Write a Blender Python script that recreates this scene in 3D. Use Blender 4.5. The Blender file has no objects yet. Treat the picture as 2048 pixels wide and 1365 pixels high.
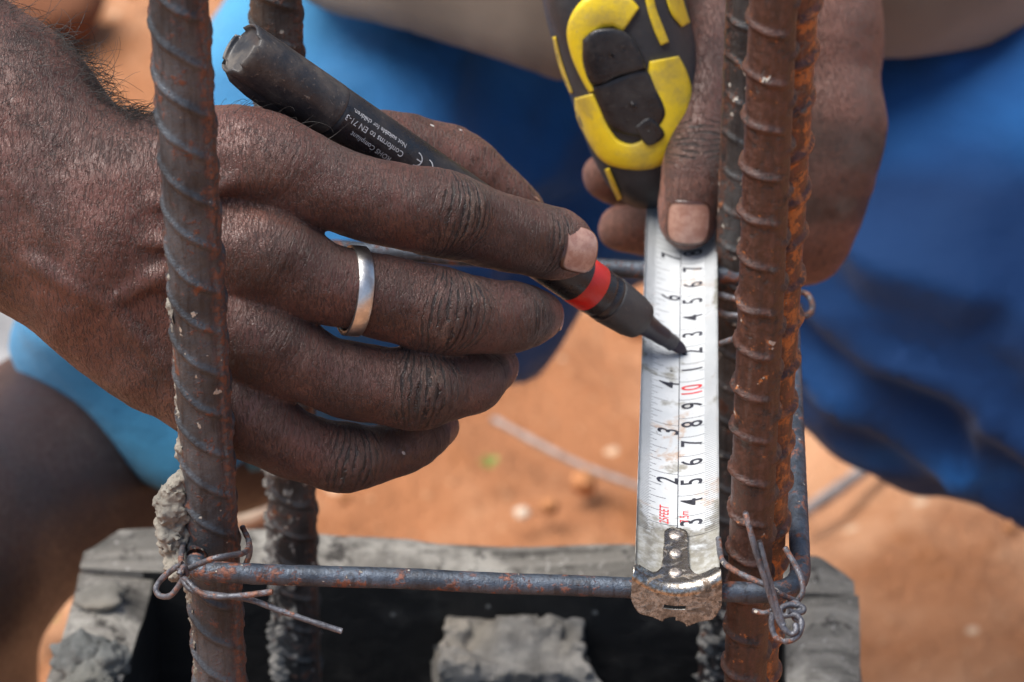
import bpy, bmesh, math, random
import numpy as np
from mathutils import Vector, Matrix

# ------------------------------------------------------------------ camera, world, sun, exposure
S = bpy.context.scene
COL = S.collection
FPX = 6000.0                      # focal length in pixels of the 2048-wide photograph
PITCH = math.radians(32.0)
CAMZ = 1.144
cam_d = bpy.data.cameras.new('camera'); cam = bpy.data.objects.new('camera', cam_d); COL.objects.link(cam)
cam.location = (0, 0, CAMZ); cam.rotation_euler = (math.pi/2 - PITCH, 0, 0)
cam_d.sensor_width = 36; cam_d.lens = 36*FPX/2048; cam_d.clip_start = 0.02; cam_d.clip_end = 3000
cam_d.dof.use_dof = True; cam_d.dof.focus_distance = 0.884; cam_d.dof.aperture_fstop = 14.5
cam_d.dof.aperture_blades = 7
S.camera = cam
w = bpy.data.worlds.new('World'); S.world = w; w.use_nodes = True
SUN_EL, SUN_AZ = math.radians(66), math.radians(-88)     # azimuth measured from -Y (behind the camera) towards -X
wn = w.node_tree; bg = wn.nodes['Background']
sky = wn.nodes.new('ShaderNodeTexSky'); sky.sky_type = 'NISHITA'; sky.sun_disc = False
sky.sun_elevation = SUN_EL
sky.dust_density = 3.0; sky.air_density = 1.0; sky.ozone_density = 1.0
wn.links.new(sky.outputs[0], bg.inputs[0]); bg.inputs[1].default_value = 0.105
sd = bpy.data.lights.new('sun', 'SUN'); sun = bpy.data.objects.new('sun', sd); COL.objects.link(sun)
sd.energy = 3.6; sd.angle = math.radians(48); sd.color = (1.0, 0.96, 0.90)
SUN_DIR = Vector((math.sin(SUN_AZ)*math.cos(SUN_EL), -math.cos(SUN_AZ)*math.cos(SUN_EL), math.sin(SUN_EL)))  # towards the sun
sun.rotation_euler = SUN_DIR.to_track_quat('Z', 'Y').to_euler()
sun.location = (-1, -1, 3)
sky.sun_rotation = math.atan2(SUN_DIR.x, SUN_DIR.y)      # measured clockwise from +Y
S.view_settings.view_transform = 'Standard'; S.view_settings.look = 'None'
S.view_settings.gamma = 1; S.view_settings.use_curve_mapping = False
S.view_settings.exposure = 0.86
S.render.engine = 'CYCLES'
S.cycles.use_denoising = True
S.cycles.max_bounces = 6; S.cycles.diffuse_bounces = 3; S.cycles.glossy_bounces = 3; S.cycles.transmission_bounces = 3
S.cycles.use_adaptive_sampling = True

random.seed(7); RNG = np.random.RandomState(11)
CP, SP = math.cos(PITCH), math.sin(PITCH)

# ------------------------------------------------------------------ geometry from the picture plane back to the place
def W(px, py, D):                                     # a point D metres along the optical axis
    X = (px-1024)*D/FPX; Y = (682.5-py)*D/FPX
    return np.array([X, D*CP + Y*SP, CAMZ + Y*CP - D*SP])
def ray(px, py):
    a = W(px, py, 1.0); c = np.array([0, 0, CAMZ]); return c, a-c
def Wz(px, py, z):
    c, d = ray(px, py); return c + d*((z-c[2])/d[2])
def Wy(px, py, y):
    c, d = ray(px, py); return c + d*(y/d[1])
def C3(px, py, D):                                    # same point in the hand's own frame (x right, y up, z towards the viewer)
    return np.array([(px-1024)*D/FPX, (682.5-py)*D/FPX, -D])
def cam2world(P):
    P = np.asarray(P); X, Y, Z = P[:, 0], P[:, 1], P[:, 2]; D = -Z
    return np.stack([X, D*CP + Y*SP, CAMZ + Y*CP - D*SP], 1)

# ------------------------------------------------------------------ numpy value noise
def _hash(i, j, k, seed):
    n = (i.astype(np.int64)*374761393 + j.astype(np.int64)*668265263 + k.astype(np.int64)*2147483647 + seed*1274126177) & 0xffffffff
    n = ((n ^ (n >> 13))*1274126177) & 0xffffffff
    n = ((n ^ (n >> 16))*2246822519) & 0xffffffff
    return ((n ^ (n >> 15)) & 0xffffff)/float(0xffffff)
def vnoise(P, seed=0):
    P = np.asarray(P, float); f = np.floor(P); t = P-f; t = t*t*(3-2*t); i, j, k = f[:, 0], f[:, 1], f[:, 2]
    r = 0
    for a in (0, 1):
        for b in (0, 1):
            for c in (0, 1):
                wgt = (t[:, 0] if a else 1-t[:, 0])*(t[:, 1] if b else 1-t[:, 1])*(t[:, 2] if c else 1-t[:, 2])
                r = r + wgt*_hash(i+a, j+b, k+c, seed)
    return r*2-1
def fbm(P, oct=4, seed=0, gain=.5):
    P = np.asarray(P, float); r = 0; a = 1
    for o in range(oct):
        r = r + a*vnoise(P*(2**o)+o*17.3, seed+o); a *= gain
    return r

# ------------------------------------------------------------------ mesh / object helpers
def tag(o, label=None, cat=None, group=None, kind=None):
    if label: o['label'] = label
    if cat: o['category'] = cat
    if group: o['group'] = group
    if kind: o['kind'] = kind
    return o
def empty(name, loc, label=None, cat=None, group=None):
    o = bpy.data.objects.new(name, None); COL.objects.link(o); o.location = tuple(loc); o.empty_display_size = .02
    return tag(o, label, cat, group)
def mesh_obj(name, verts, faces, mat, parent=None, origin=None, smooth=True, attrs=None, mats=None, midx=None):
    """verts in world space; the object's own origin is the parent's (children) or `origin`."""
    verts = np.asarray(verts, float)
    org = np.zeros(3)
    if parent is not None:
        p = parent
        while p is not None: org = org + np.array(p.location); p = p.parent
    elif origin is not None: org = np.array(origin, float)
    me = bpy.data.meshes.new(name)
    v = verts-org
    if isinstance(faces, np.ndarray):
        n = faces.shape[1]; me.vertices.add(len(v)); me.vertices.foreach_set('co', v.astype(np.float32).ravel())
        me.loops.add(faces.size); me.loops.foreach_set('vertex_index', faces.astype(np.int32).ravel())
        me.polygons.add(len(faces)); me.polygons.foreach_set('loop_start', np.arange(0, faces.size, n, dtype=np.int32))
        try: me.polygons.foreach_set('loop_total', np.full(len(faces), n, dtype=np.int32))
        except Exception: pass
        me.update(calc_edges=True)
    else:
        me.from_pydata([tuple(q) for q in v], [], [tuple(int(i) for i in f) for f in faces]); me.update()
    me.validate()
    if smooth: me.polygons.foreach_set('use_smooth', np.ones(len(me.polygons), bool))
    for m in (mats or [mat]): me.materials.append(m)
    if midx is not None: me.polygons.foreach_set('material_index', np.asarray(midx, np.int32))
    for k, a in (attrs or {}).items():
        at = me.attributes.new(k, 'FLOAT', 'POINT'); at.data.foreach_set('value', np.asarray(a, np.float32))
    o = bpy.data.objects.new(name, me); COL.objects.link(o)
    if parent is not None: o.parent = parent
    elif origin is not None: o.location = tuple(org)
    return o
class MB:
    def __init__(s): s.v = []; s.f = []; s.m = []; s.n = 0
    def add(s, v, f, m=0):
        v = np.asarray(v, float); s.v.append(v)
        for q in f: s.f.append([int(i)+s.n for i in q]); s.m.append(m)
        s.n += len(v)
    def build(s, name, mat, parent=None, origin=None, smooth=True, **k):
        return mesh_obj(name, np.concatenate(s.v), s.f, mat, parent, origin, smooth, midx=s.m if k.get('mats') else None, **k)
def grid_faces(nu, nv, cu=False, cv=False):
    i = np.arange(nu if cu else nu-1); j = np.arange(nv if cv else nv-1)
    I, J = np.meshgrid(i, j, indexing='ij'); I = I.ravel(); J = J.ravel(); I2 = (I+1) % nu; J2 = (J+1) % nv
    return np.stack([I*nv+J, I2*nv+J, I2*nv+J2, I*nv+J2], 1)
def catmull(P, n=8):
    P = np.asarray(P, float); Q = np.vstack([2*P[0]-P[1], P, 2*P[-1]-P[-2]]); out = []
    for i in range(1, len(Q)-2):
        p0, p1, p2, p3 = Q[i-1], Q[i], Q[i+1], Q[i+2]
        for t in np.arange(n)/n:
            out.append(.5*((2*p1)+(-p0+p2)*t+(2*p0-5*p1+4*p2-p3)*t*t+(-p0+3*p1-3*p2+p3)*t**3))
    out.append(P[-1]); return np.array(out)
def frames(P):
    T = np.gradient(P, axis=0); T /= np.linalg.norm(T, axis=1)[:, None]+1e-12
    a = np.array([0, 0, 1.]) if abs(T[0][2]) < .9 else np.array([1., 0, 0])
    N = [np.cross(T[0], a)]; N[0] /= np.linalg.norm(N[0])
    for i in range(1, len(P)):
        n = N[-1]-T[i]*np.dot(N[-1], T[i]); n /= np.linalg.norm(n)+1e-12; N.append(n)
    N = np.array(N); return T, N, np.cross(T, N)
def tube(P, r, n=10, cap=True, bump=0, seed=0):
    P = np.asarray(P, float); r = np.broadcast_to(np.asarray(r, float), (len(P),)).copy()
    if bump:
        q = np.cumsum(np.r_[0, np.linalg.norm(np.diff(P, axis=0), axis=1)])
        r = r*(1+bump*vnoise(np.stack([q*900, q*0+seed*3.7, q*0], 1), seed))
    T, N, B = frames(P); a = np.arange(n)*2*math.pi/n
    V = P[:, None]+r[:, None, None]*(np.cos(a)[None, :, None]*N[:, None]+np.sin(a)[None, :, None]*B[:, None])
    V = V.reshape(-1, 3); F = [list(q) for q in grid_faces(len(P), n, cv=True)]
    if cap:
        V = np.vstack([V, P[0]-T[0]*r[0]*.35, P[-1]+T[-1]*r[-1]*.35]); c0 = len(P)*n; c1 = c0+1; L = (len(P)-1)*n
        for i in range(n): F.append([c0, (i+1) % n, i]); F.append([c1, L+i, L+(i+1) % n])
    return V, F
def lathe(A, B, prof, n=48, hint=(0, 0, 1)):
    """surface of revolution: prof = [(distance along A->B in metres, radius)]"""
    A = np.asarray(A, float); B = np.asarray(B, float); t = (B-A)/np.linalg.norm(B-A)
    h = np.array(hint, float); n1 = h-t*np.dot(h, t); n1 /= np.linalg.norm(n1); n2 = np.cross(t, n1)
    a = np.arange(n)*2*math.pi/n
    V = np.array([A+t*s+r*(math.cos(x)*n1+math.sin(x)*n2) for s, r in prof for x in a])
    return V, [list(q) for q in grid_faces(len(prof), n, cv=True)]
def box(c, sx, sy, sz):
    v = [(c[0]+a*sx/2, c[1]+b*sy/2, c[2]+d*sz/2) for a in (-1, 1) for b in (-1, 1) for d in (-1, 1)]
    return v, [(0, 1, 3, 2), (4, 6, 7, 5), (0, 4, 5, 1), (2, 3, 7, 6), (0, 2, 6, 4), (1, 5, 7, 3)]

# ------------------------------------------------------------------ signed distance fields and surface nets
class Field:
    def __init__(s, lo, hi, h, big=.02):
        s.lo = np.array(lo, float); s.h = h; s.n = np.ceil((np.array(hi)-s.lo)/h).astype(int)+1
        s.F = np.full(s.n, big, np.float32)
    def sub(s, lo, hi):
        a = np.maximum(np.floor((lo-s.lo)/s.h).astype(int), 0); b = np.minimum(np.ceil((hi-s.lo)/s.h).astype(int)+1, s.n)
        if np.any(b <= a): return None
        g = [s.lo[i]+s.h*np.arange(a[i], b[i]) for i in range(3)]
        X = g[0][:, None, None].astype(np.float32); Y = g[1][None, :, None].astype(np.float32); Z = g[2][None, None, :].astype(np.float32)
        return tuple(slice(a[i], b[i]) for i in range(3)), X, Y, Z
    def comb(s, sl, d, k, cut=False):
        F = s.F[sl]
        if cut:
            d = -d; hh = np.clip(.5-.5*(F-d)/k, 0, 1); s.F[sl] = F*(1-hh)+d*hh+k*hh*(1-hh); return
        hh = np.clip(.5+.5*(F-d)/k, 0, 1); s.F[sl] = F*(1-hh)+d*hh-k*hh*(1-hh)
    def cone(s, a, b, ra, rb, k=.003, cut=False, flat=None):
        a = np.array(a); b = np.array(b); m = max(ra, rb)+k+.004
        q = s.sub(np.minimum(a, b)-m, np.maximum(a, b)+m)
        if q is None: return
        sl, X, Y, Z = q; ba = b-a; L = float(np.dot(ba, ba))+1e-12
        px, py, pz = X-a[0], Y-a[1], Z-a[2]
        t = np.clip((px*ba[0]+py*ba[1]+pz*ba[2])/L, 0, 1)
        d = np.sqrt((px-t*ba[0])**2+(py-t*ba[1])**2+(pz-t*ba[2])**2)-(ra+(rb-ra)*t)
        s.comb(sl, d, k, cut)
    def ell(s, c, r, k=.003, R=None, cut=False):
        c = np.array(c); r = np.array(r); m = float(max(r))+k+.004
        q = s.sub(c-m, c+m)
        if q is None: return
        sl, X, Y, Z = q; P = [X-c[0], Y-c[1], Z-c[2]]
        if R is not None: P = [R[i][0]*P[0]+R[i][1]*P[1]+R[i][2]*P[2] for i in range(3)]
        k0 = np.sqrt(sum((P[i]/r[i])**2 for i in range(3))); k1 = np.sqrt(sum((P[i]/(r[i]**2))**2 for i in range(3)))+1e-9
        s.comb(sl, k0*(k0-1)/k1, k, cut)
    def chain(s, pts, k=.002, n=6):
        """pts rows: x,y,z,r"""
        Q = catmull(np.array(pts), n)
        for i in range(len(Q)-1): s.cone(Q[i][:3], Q[i+1][:3], Q[i][3], Q[i+1][3], k)
        return Q
    def merge(s, o, k):
        F = s.F; d = o.F; hh = np.clip(.5+.5*(F-d)/k, 0, 1); s.F = F*(1-hh)+d*hh-k*hh*(1-hh)
    def mesh(s, smooth=2):
        F = s.F; F[0], F[-1] = .02, .02; F[:, 0], F[:, -1] = .02, .02; F[:, :, 0], F[:, :, -1] = .02, .02
        ins = F < 0; n = F.shape; c = ins[:-1, :-1, :-1].copy(); al = c.copy()
        for a in (0, 1):
            for b in (0, 1):
                for d in (0, 1):
                    v = ins[a:n[0]-1+a, b:n[1]-1+b, d:n[2]-1+d]; c = c | v; al = al & v
        act = c & ~al; I = np.argwhere(act); idx = np.full(act.shape, -1, np.int64); idx[act] = np.arange(len(I))
        pos = np.zeros((len(I), 3)); cnt = np.zeros(len(I)); cs = [(a, b, d) for a in (0, 1) for b in (0, 1) for d in (0, 1)]
        for p in cs:
            for ax in range(3):
                if p[ax] == 0:
                    q = list(p); q[ax] = 1
                    f0 = F[I[:, 0]+p[0], I[:, 1]+p[1], I[:, 2]+p[2]]; f1 = F[I[:, 0]+q[0], I[:, 1]+q[1], I[:, 2]+q[2]]
                    m = (f0 < 0) != (f1 < 0); t = np.where(m, f0/(np.where(m, f0-f1, 1)), 0)
                    e = np.tile(np.array(p, float), (len(I), 1)); e[:, ax] += t
                    pos += e*m[:, None]; cnt += m
        V = s.lo+(I+pos/cnt[:, None])*s.h
        Q = []
        for ax in range(3):
            sh = [slice(None)]*3; a0 = [slice(0, n[i]) for i in range(3)]; a1 = list(a0); a0[ax] = slice(0, n[ax]-1); a1[ax] = slice(1, n[ax])
            A = ins[tuple(a0)]; B = ins[tuple(a1)]; E = np.argwhere(A != B); b, d = (ax+1) % 3, (ax+2) % 3
            ok = (E[:, b] > 0) & (E[:, d] > 0) & (E[:, b] < n[b]-1) & (E[:, d] < n[d]-1); E = E[ok]
            fl = A[E[:, 0], E[:, 1], E[:, 2]]
            def g(ob, od):
                e = E.copy(); e[:, b] -= ob; e[:, d] -= od; return idx[e[:, 0], e[:, 1], e[:, 2]]
            q = np.stack([g(1, 1), g(0, 1), g(0, 0), g(1, 0)], 1); q[~fl] = q[~fl][:, ::-1]; Q.append(q)
        Q = np.concatenate(Q); Q = Q[(Q >= 0).all(1)]
        for _ in range(smooth): V = relax(V, Q, .5)
        return V, Q
def relax(V, Q, f):
    acc = np.zeros_like(V); c = np.zeros(len(V))
    for a in range(4):
        b = (a+1) % 4
        for i in range(3):
            acc[:, i] += np.bincount(Q[:, a], V[Q[:, b], i], len(V))+np.bincount(Q[:, b], V[Q[:, a], i], len(V))
        c += np.bincount(Q[:, a], minlength=len(V))+np.bincount(Q[:, b], minlength=len(V))
    return V*(1-f)+f*acc/np.maximum(c, 1)[:, None]
def vnormals(V, Q):
    n = np.cross(V[Q[:, 2]]-V[Q[:, 0]], V[Q[:, 3]]-V[Q[:, 1]]); N = np.zeros_like(V)
    for a in range(4):
        for i in range(3): N[:, i] += np.bincount(Q[:, a], n[:, i], len(V))
    return N/(np.linalg.norm(N, axis=1)[:, None]+1e-20)

# ------------------------------------------------------------------ material helper
class M:
    def __init__(s, name, rough=.6, metal=0, spec=.5):
        s.m = bpy.data.materials.new(name); s.m.use_nodes = True; s.t = s.m.node_tree; s.b = s.t.nodes['Principled BSDF']
        s.b.inputs['Roughness'].default_value = rough; s.b.inputs['Metallic'].default_value = metal
        s.b.inputs['Specular IOR Level'].default_value = spec
        s.tc = s.t.nodes.new('ShaderNodeTexCoord'); s.co = s.tc.outputs['Object']
    def N(s, typ, **k):
        n = s.t.nodes.new('ShaderNode'+typ)
        for a, b in k.items(): setattr(n, a, b)
        return n
    def put(s, sock, v):
        if v is None: return
        if isinstance(v, bpy.types.NodeSocket): s.t.links.new(v, sock)
        elif isinstance(v, (tuple, list)) and len(v) == 3 and sock.type == 'RGBA': sock.default_value = (*v, 1)
        else: sock.default_value = v
    def map(s, scale=(1, 1, 1), rot=(0, 0, 0), co=None):
        n = s.N('Mapping'); s.put(n.inputs[0], co or s.co); n.inputs['Scale'].default_value = scale; n.inputs['Rotation'].default_value = rot
        return n.outputs[0]
    def noise(s, scale, detail=4, rough=.55, dist=0, co=None, out=0):
        n = s.N('TexNoise'); s.put(n.inputs['Vector'], co or s.co); n.inputs['Scale'].default_value = scale
        n.inputs['Detail'].default_value = detail; n.inputs['Roughness'].default_value = rough; n.inputs['Distortion'].default_value = dist
        return n.outputs[out]
    def vor(s, scale, feat='F1', co=None, out=0, rnd=1):
        n = s.N('TexVoronoi', feature=feat); s.put(n.inputs['Vector'], co or s.co); n.inputs['Scale'].default_value = scale
        n.inputs['Randomness'].default_value = rnd; return n.outputs[out]
    def ramp(s, v, lo, hi, a=0., b=1.):
        n = s.N('MapRange', interpolation_type='SMOOTHSTEP'); s.put(n.inputs[0], v); n.inputs[1].default_value = lo; n.inputs[2].default_value = hi
        n.inputs[3].default_value = a; n.inputs[4].default_value = b; return n.outputs[0]
    def math(s, op, a, b=None, c=None):
        n = s.N('Math', operation=op); s.put(n.inputs[0], a); s.put(n.inputs[1], b)
        if c is not None: s.put(n.inputs[2], c)
        return n.outputs[0]
    def mix(s, f, a, b, mode='MIX'):
        n = s.N('Mix', data_type='RGBA', blend_type=mode); s.put(n.inputs[0], f); s.put(n.inputs[6], a); s.put(n.inputs[7], b); return n.outputs[2]
    def attr(s, name):
        n = s.N('Attribute'); n.attribute_name = name; return n.outputs['Fac']
    def bump(s, h, dist, strength=1., prev=None):
        n = s.N('Bump'); s.put(n.inputs['Height'], h); n.inputs['Distance'].default_value = dist; n.inputs['Strength'].default_value = strength
        if prev is not None: s.put(n.inputs['Normal'], prev)
        return n.outputs[0]
    def set(s, color=None, rough=None, metal=None, normal=None, **k):
        s.put(s.b.inputs['Base Color'], color); s.put(s.b.inputs['Roughness'], rough); s.put(s.b.inputs['Metallic'], metal); s.put(s.b.inputs['Normal'], normal)
        for a, v in k.items(): s.put(s.b.inputs[a.replace('_', ' ')], v)
        return s.m
# ------------------------------------------------------------------ materials
def rust_mat(name, amt, dark=(.060, .058, .060), rust=(.115, .034, .016), orange=(.42, .135, .03), specks=.5, attrs=False, orange_amt=0.):
    m = M(name)
    n1 = m.noise(140, 7, .68); n2 = m.noise(520, 5, .7); n3 = m.noise(70, 3, .5); n4 = m.noise(1900, 3, .6)
    r = m.ramp(m.math('ADD', m.math('MULTIPLY', n1, .65), m.math('MULTIPLY', n2, .35)), .60-.30*amt, .68-.30*amt)
    if attrs: r = m.math('MAXIMUM', r, m.math('MULTIPLY', m.attr('strip'), m.ramp(n2, .38, .58)))
    steel = m.mix(m.ramp(n3, .35, .7), dark, tuple(c*1.9+.01 for c in dark))
    ru = m.mix(m.ramp(n2, .4, .65), rust, tuple(c*1.9 for c in rust))
    ru = m.mix(m.ramp(m.noise(230, 4, .7), .66-.12*amt-orange_amt, .76-.12*amt-orange_amt), ru, orange)
    c = m.mix(r, steel, ru)
    c = m.mix(m.ramp(n4, .45, .75, 0, .35), c, (.02, .012, .01))
    n5 = m.noise(1, 5, .65, .5, co=m.map((420, 420, 45)))
    c = m.mix(m.ramp(n5, .48, .66, 0, .55), c, (.018, .014, .014)); c = m.mix(m.ramp(n5, .44, .30, 0, .30), c, tuple(x*2.2 for x in dark))
    # dried cement splashes
    sp = m.ramp(m.noise(230, 3, .5, .3), .745-.045*specks, .76-.045*specks)
    sp2 = m.ramp(m.vor(190, rnd=1), .17*specks, .14*specks)
    s_ = m.math('MAXIMUM', sp, m.math('MULTIPLY', sp2, m.ramp(n1, .5, .55)))
    c = m.mix(s_, c, (.40, .37, .32))
    h = m.math('ADD', m.math('MULTIPLY', n2, .5), m.math('ADD', m.math('MULTIPLY', n4, .35), m.math('MULTIPLY', r, .25)))
    h = m.math('ADD', h, m.math('MULTIPLY', s_, .8))
    return m.set(c, m.ramp(n2, .3, .7, .30, .62), m.math('MULTIPLY', m.math('SUBTRACT', 1.0, r), .45), m.bump(h, .0006, .9))
MAT_REBAR_L = rust_mat('rebar_steel_grey', .23, dark=(.045,.052,.060), rust=(.085,.030,.016), attrs=True, specks=.35)
MAT_REBAR_R = rust_mat('rebar_rusty', .74, dark=(.045, .037, .034), rust=(.044, .018, .012), specks=.25, orange_amt=-.05, attrs=True)
MAT_REBAR_R2 = rust_mat('rebar_orange_rust', .75, dark=(.085, .068, .060), rust=(.095, .032, .016), specks=.2, orange_amt=.08, attrs=True)
MAT_REBAR_B = rust_mat('rebar_back', .26, dark=(.042, .042, .042), rust=(.06, .024, .014), specks=.9, attrs=True, orange_amt=.05)
MAT_STIRRUP = rust_mat('stirrup_steel', .27, dark=(.040, .052, .070), rust=(.10, .035, .02), specks=.7)
MAT_WIRE = rust_mat('tie_wire_steel', .30, dark=(.075, .078, .09), rust=(.12, .05, .03), specks=.7)

def mortar_mat(name, base, var=.5, bump=.002):
    m = M(name, .9, spec=.25); n = m.noise(60, 6, .65); n2 = m.noise(700, 5, .7); n3 = m.noise(14, 3)
    c = m.mix(m.ramp(n, .35, .65), tuple(x*(1-var) for x in base), base)
    c = m.mix(m.ramp(n3, .5, .68, 0, .5), c, (base[0]*1.25, base[1]*1.1, base[2]*.9))
    c = m.mix(m.ramp(n2, .55, .75, 0, .6), c, tuple(x*.45 for x in base))
    return m.set(c, .9, None, m.bump(m.math('ADD', n, m.math('MULTIPLY', n2, .4)), bump, 1.))
MAT_MORTAR = mortar_mat('wet_grey_mortar', (.23, .215, .185), .35, .0012)
MAT_MORTAR_DARK = mortar_mat('dark_mortar', (.17, .175, .165), .45, .002)
MAT_BLOCK = mortar_mat('mortared_block', (.29, .275, .25), .5, .003)

def wood():
    m = M('formwork_wood', .85, spec=.2)
    g = m.noise(1, 6, .65, 1.0, co=m.map((3, 60, 60))); n = m.noise(22, 5, .6); n2 = m.noise(90, 4, .7); n3 = m.noise(420, 3, .6)
    c = m.mix(m.ramp(g, .35, .65), (.075, .070, .062), (.215, .20, .175))
    c = m.mix(m.ramp(n, .50, .62, 0, .85), c, (.36, .34, .30))
    c = m.mix(m.ramp(n2, .55, .66), c, (.055, .05, .045))
    c = m.mix(m.ramp(n3, .62, .7, 0, .6), c, (.45, .43, .4))
    return m.set(c, .85, None, m.bump(m.math('ADD', g, n2), .003, .9))
MAT_WOOD = wood()
def inner_shade():  # near-black colour stands for the darkness deep inside the box
    m = M('shaded_form_face', .7, spec=.3); n = m.noise(40, 5, .6)
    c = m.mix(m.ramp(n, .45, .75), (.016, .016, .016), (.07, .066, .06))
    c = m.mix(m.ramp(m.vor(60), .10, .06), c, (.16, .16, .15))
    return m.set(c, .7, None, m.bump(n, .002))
MAT_INNER_SHADE = inner_shade()

def ground_mat():
    m = M('red_earth', .95, spec=.15); n = m.noise(3.2, 5, .6); n2 = m.noise(17, 6, .65); n3 = m.noise(120, 4, .7)
    c = m.mix(m.ramp(n, .40, .60), (.33, .140, .064), (.50, .265, .146))
    c = m.mix(m.ramp(m.noise(7, 4, .6), .54, .66, 0, .6), c, (.26, .10, .043))
    c = m.mix(m.ramp(n2, .52, .72, 0, .75), c, (.30, .115, .042))
    c = m.mix(m.ramp(n3, .6, .72, 0, .6), c, (.60, .38, .22))
    c = m.mix(m.ramp(m.vor(24), .14, .10), c, (.60, .42, .28))
    return m.set(c, .95, None, m.bump(m.math('ADD', n2, m.math('MULTIPLY', n3, .4)), .02))
MAT_GROUND = ground_mat()
def plain(name, col, rough=.6, metal=0, var=.3, sc=200, bump=.0003, spec=.5):
    m = M(name, rough, metal, spec); n = m.noise(sc, 5, .65)
    c = m.mix(m.ramp(n, .35, .7), tuple(x*(1-var) for x in col), tuple(min(x*(1+var), 1) for x in col))
    return m.set(c, rough, metal, m.bump(n, bump))
MAT_STONE = plain('pale_stone', (.58, .47, .36), .8, sc=40, bump=.002)
MAT_CLOD = plain('earth_clod', (.38, .17, .075), .95, sc=40, bump=.002, spec=.1)
MAT_LEAF = plain('weed_leaf', (.16, .20, .03), .6, sc=60)
MAT_STREAK = plain('grey_streak', (.26, .22, .20), .8, sc=90)

def skin():
    m = M('dark_skin', .5)
    ku, kv, km, pale, tone = (m.attr(a) for a in ('ku', 'kv', 'km', 'pale', 'tone'))
    # long creases across each knuckle, bowed into brackets around it (ku along the finger, kv around it, in mm)
    kv2 = m.math('MULTIPLY', m.math('MULTIPLY', kv, kv), .0045)
    s = m.math('MULTIPLY', ku, m.math('ADD', 1.0, kv2))
    fid = m.attr('fid')
    cx = m.N('CombineXYZ'); m.put(cx.inputs[0], m.math('MULTIPLY', s, .16)); m.put(cx.inputs[1], m.math('MULTIPLY', kv, .11)); m.put(cx.inputs[2], m.math('MULTIPLY', fid, 7.3))
    wq = m.noise(1.0, 4, .62, .0, co=cx.outputs[0])
    q = m.math('ADD', m.math('MULTIPLY', s, .46), m.math('MULTIPLY', m.math('SUBTRACT', wq, .5), 1.7))
    fr = m.math('ABSOLUTE', m.math('SUBTRACT', m.math('FRACT', q), .5))
    ci = m.N('CombineXYZ'); m.put(ci.inputs[0], m.math('MULTIPLY', m.math('FLOOR', q), 3.17)); m.put(ci.inputs[1], m.math('MULTIPLY', kv, .16)); m.put(ci.inputs[2], fid)
    per = m.noise(1.0, 2, .5, co=ci.outputs[0])
    wid = m.math('MULTIPLY', m.ramp(per, .34, .62), .20)
    cre = m.math('MULTIPLY', m.ramp(m.math('SUBTRACT', fr, wid), .04, -.05), m.math('MULTIPLY', m.ramp(per, .36, .46), m.ramp(km, .12, .55)))
    cx2 = m.N('CombineXYZ'); m.put(cx2.inputs[0], m.math('MULTIPLY', s, 1.5)); m.put(cx2.inputs[1], m.math('MULTIPLY', kv, .34)); 
    d2 = m.noise(1.0, 3, .6, 1.0, co=cx2.outputs[0])
    cre2 = m.math('MULTIPLY', m.ramp(m.math('ABSOLUTE', m.math('SUBTRACT', d2, .5)), .05, .0), m.math('ADD', m.math('MULTIPLY', km, .6), .12))
    # fine net of skin lines
    warp = m.noise(260, 3, .6, out=1)
    mp = m.N('VectorMath', operation='MULTIPLY_ADD'); m.put(mp.inputs[0], warp); mp.inputs[1].default_value = (.0011, .0011, .0011); m.put(mp.inputs[2], m.co)
    v1 = m.vor(1, 'DISTANCE_TO_EDGE', co=m.map((1000, 560, 560), (0, .5, .3), mp.outputs[0]))
    v2 = m.vor(1, 'DISTANCE_TO_EDGE', co=m.map((1500, 800, 800), (.3, -.9, .8), mp.outputs[0]))
    net = m.math('MAXIMUM', m.ramp(v1, .13, .0), m.math('MULTIPLY', m.ramp(v2, .14, .0), .7))
    netm = m.ramp(m.noise(70, 3, .6), .3, .65, .35, 1.)
    net = m.math('MULTIPLY', net, netm)
    # long flexion lines over the back of the hand
    lin = m.noise(1, 4, .65, .6, co=m.map((1500, 330, 420), (0, .2, -.35), mp.outputs[0]))
    n1 = m.noise(55, 5, .6); n2 = m.noise(300, 5, .65); n3 = m.noise(22, 3, .5); n4 = m.noise(1500, 3, .6)
    c = m.mix(m.ramp(n1, .3, .7), (.040, .016, .0115), (.118, .051, .038))
    c = m.mix(m.ramp(n3, .40, .68, 0, .65), c, (.125, .044, .032))          # redder patches
    c = m.mix(m.math('MULTIPLY', km, m.ramp(n2, .25, .65, .15, .60)), c, (.060, .040, .034))   # dark knuckle skin
    c = m.mix(m.math('MULTIPLY', km, m.ramp(n1, .52, .68, 0, .55)), c, (.20, .13, .09))        # dust on the knuckle
    c = m.mix(pale, c, (.33, .15, .105))
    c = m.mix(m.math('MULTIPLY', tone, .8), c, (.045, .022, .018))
    c = m.mix(m.math('MULTIPLY', net, .62), c, (.026, .012, .010))
    c = m.mix(m.math('MULTIPLY', m.ramp(lin, .54, .62), .55), c, (.028, .013, .011))
    c = m.mix(m.math('MULTIPLY', cre2, .40), c, (.030, .017, .014))
    c = m.mix(m.math('MULTIPLY', cre, .9), c, (.016, .010, .009))
    # paint and cement specks
    sp = m.math('MULTIPLY', m.ramp(m.vor(95, co=m.map((1, 1.9, 1), (0, 0, .5))), .085, .06), m.ramp(m.noise(18, 2), .62, .66))
    c = m.mix(sp, c, (.55, .50, .46))
    sp3 = m.math('MULTIPLY', m.ramp(m.vor(420), .10, .06), m.ramp(n3, .52, .6))
    c = m.mix(m.math('MULTIPLY', sp3, .6), c, (.40, .30, .24))
    h = m.math('SUBTRACT', m.math('MULTIPLY', n2, .35), m.math('MULTIPLY', net, .22))
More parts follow.
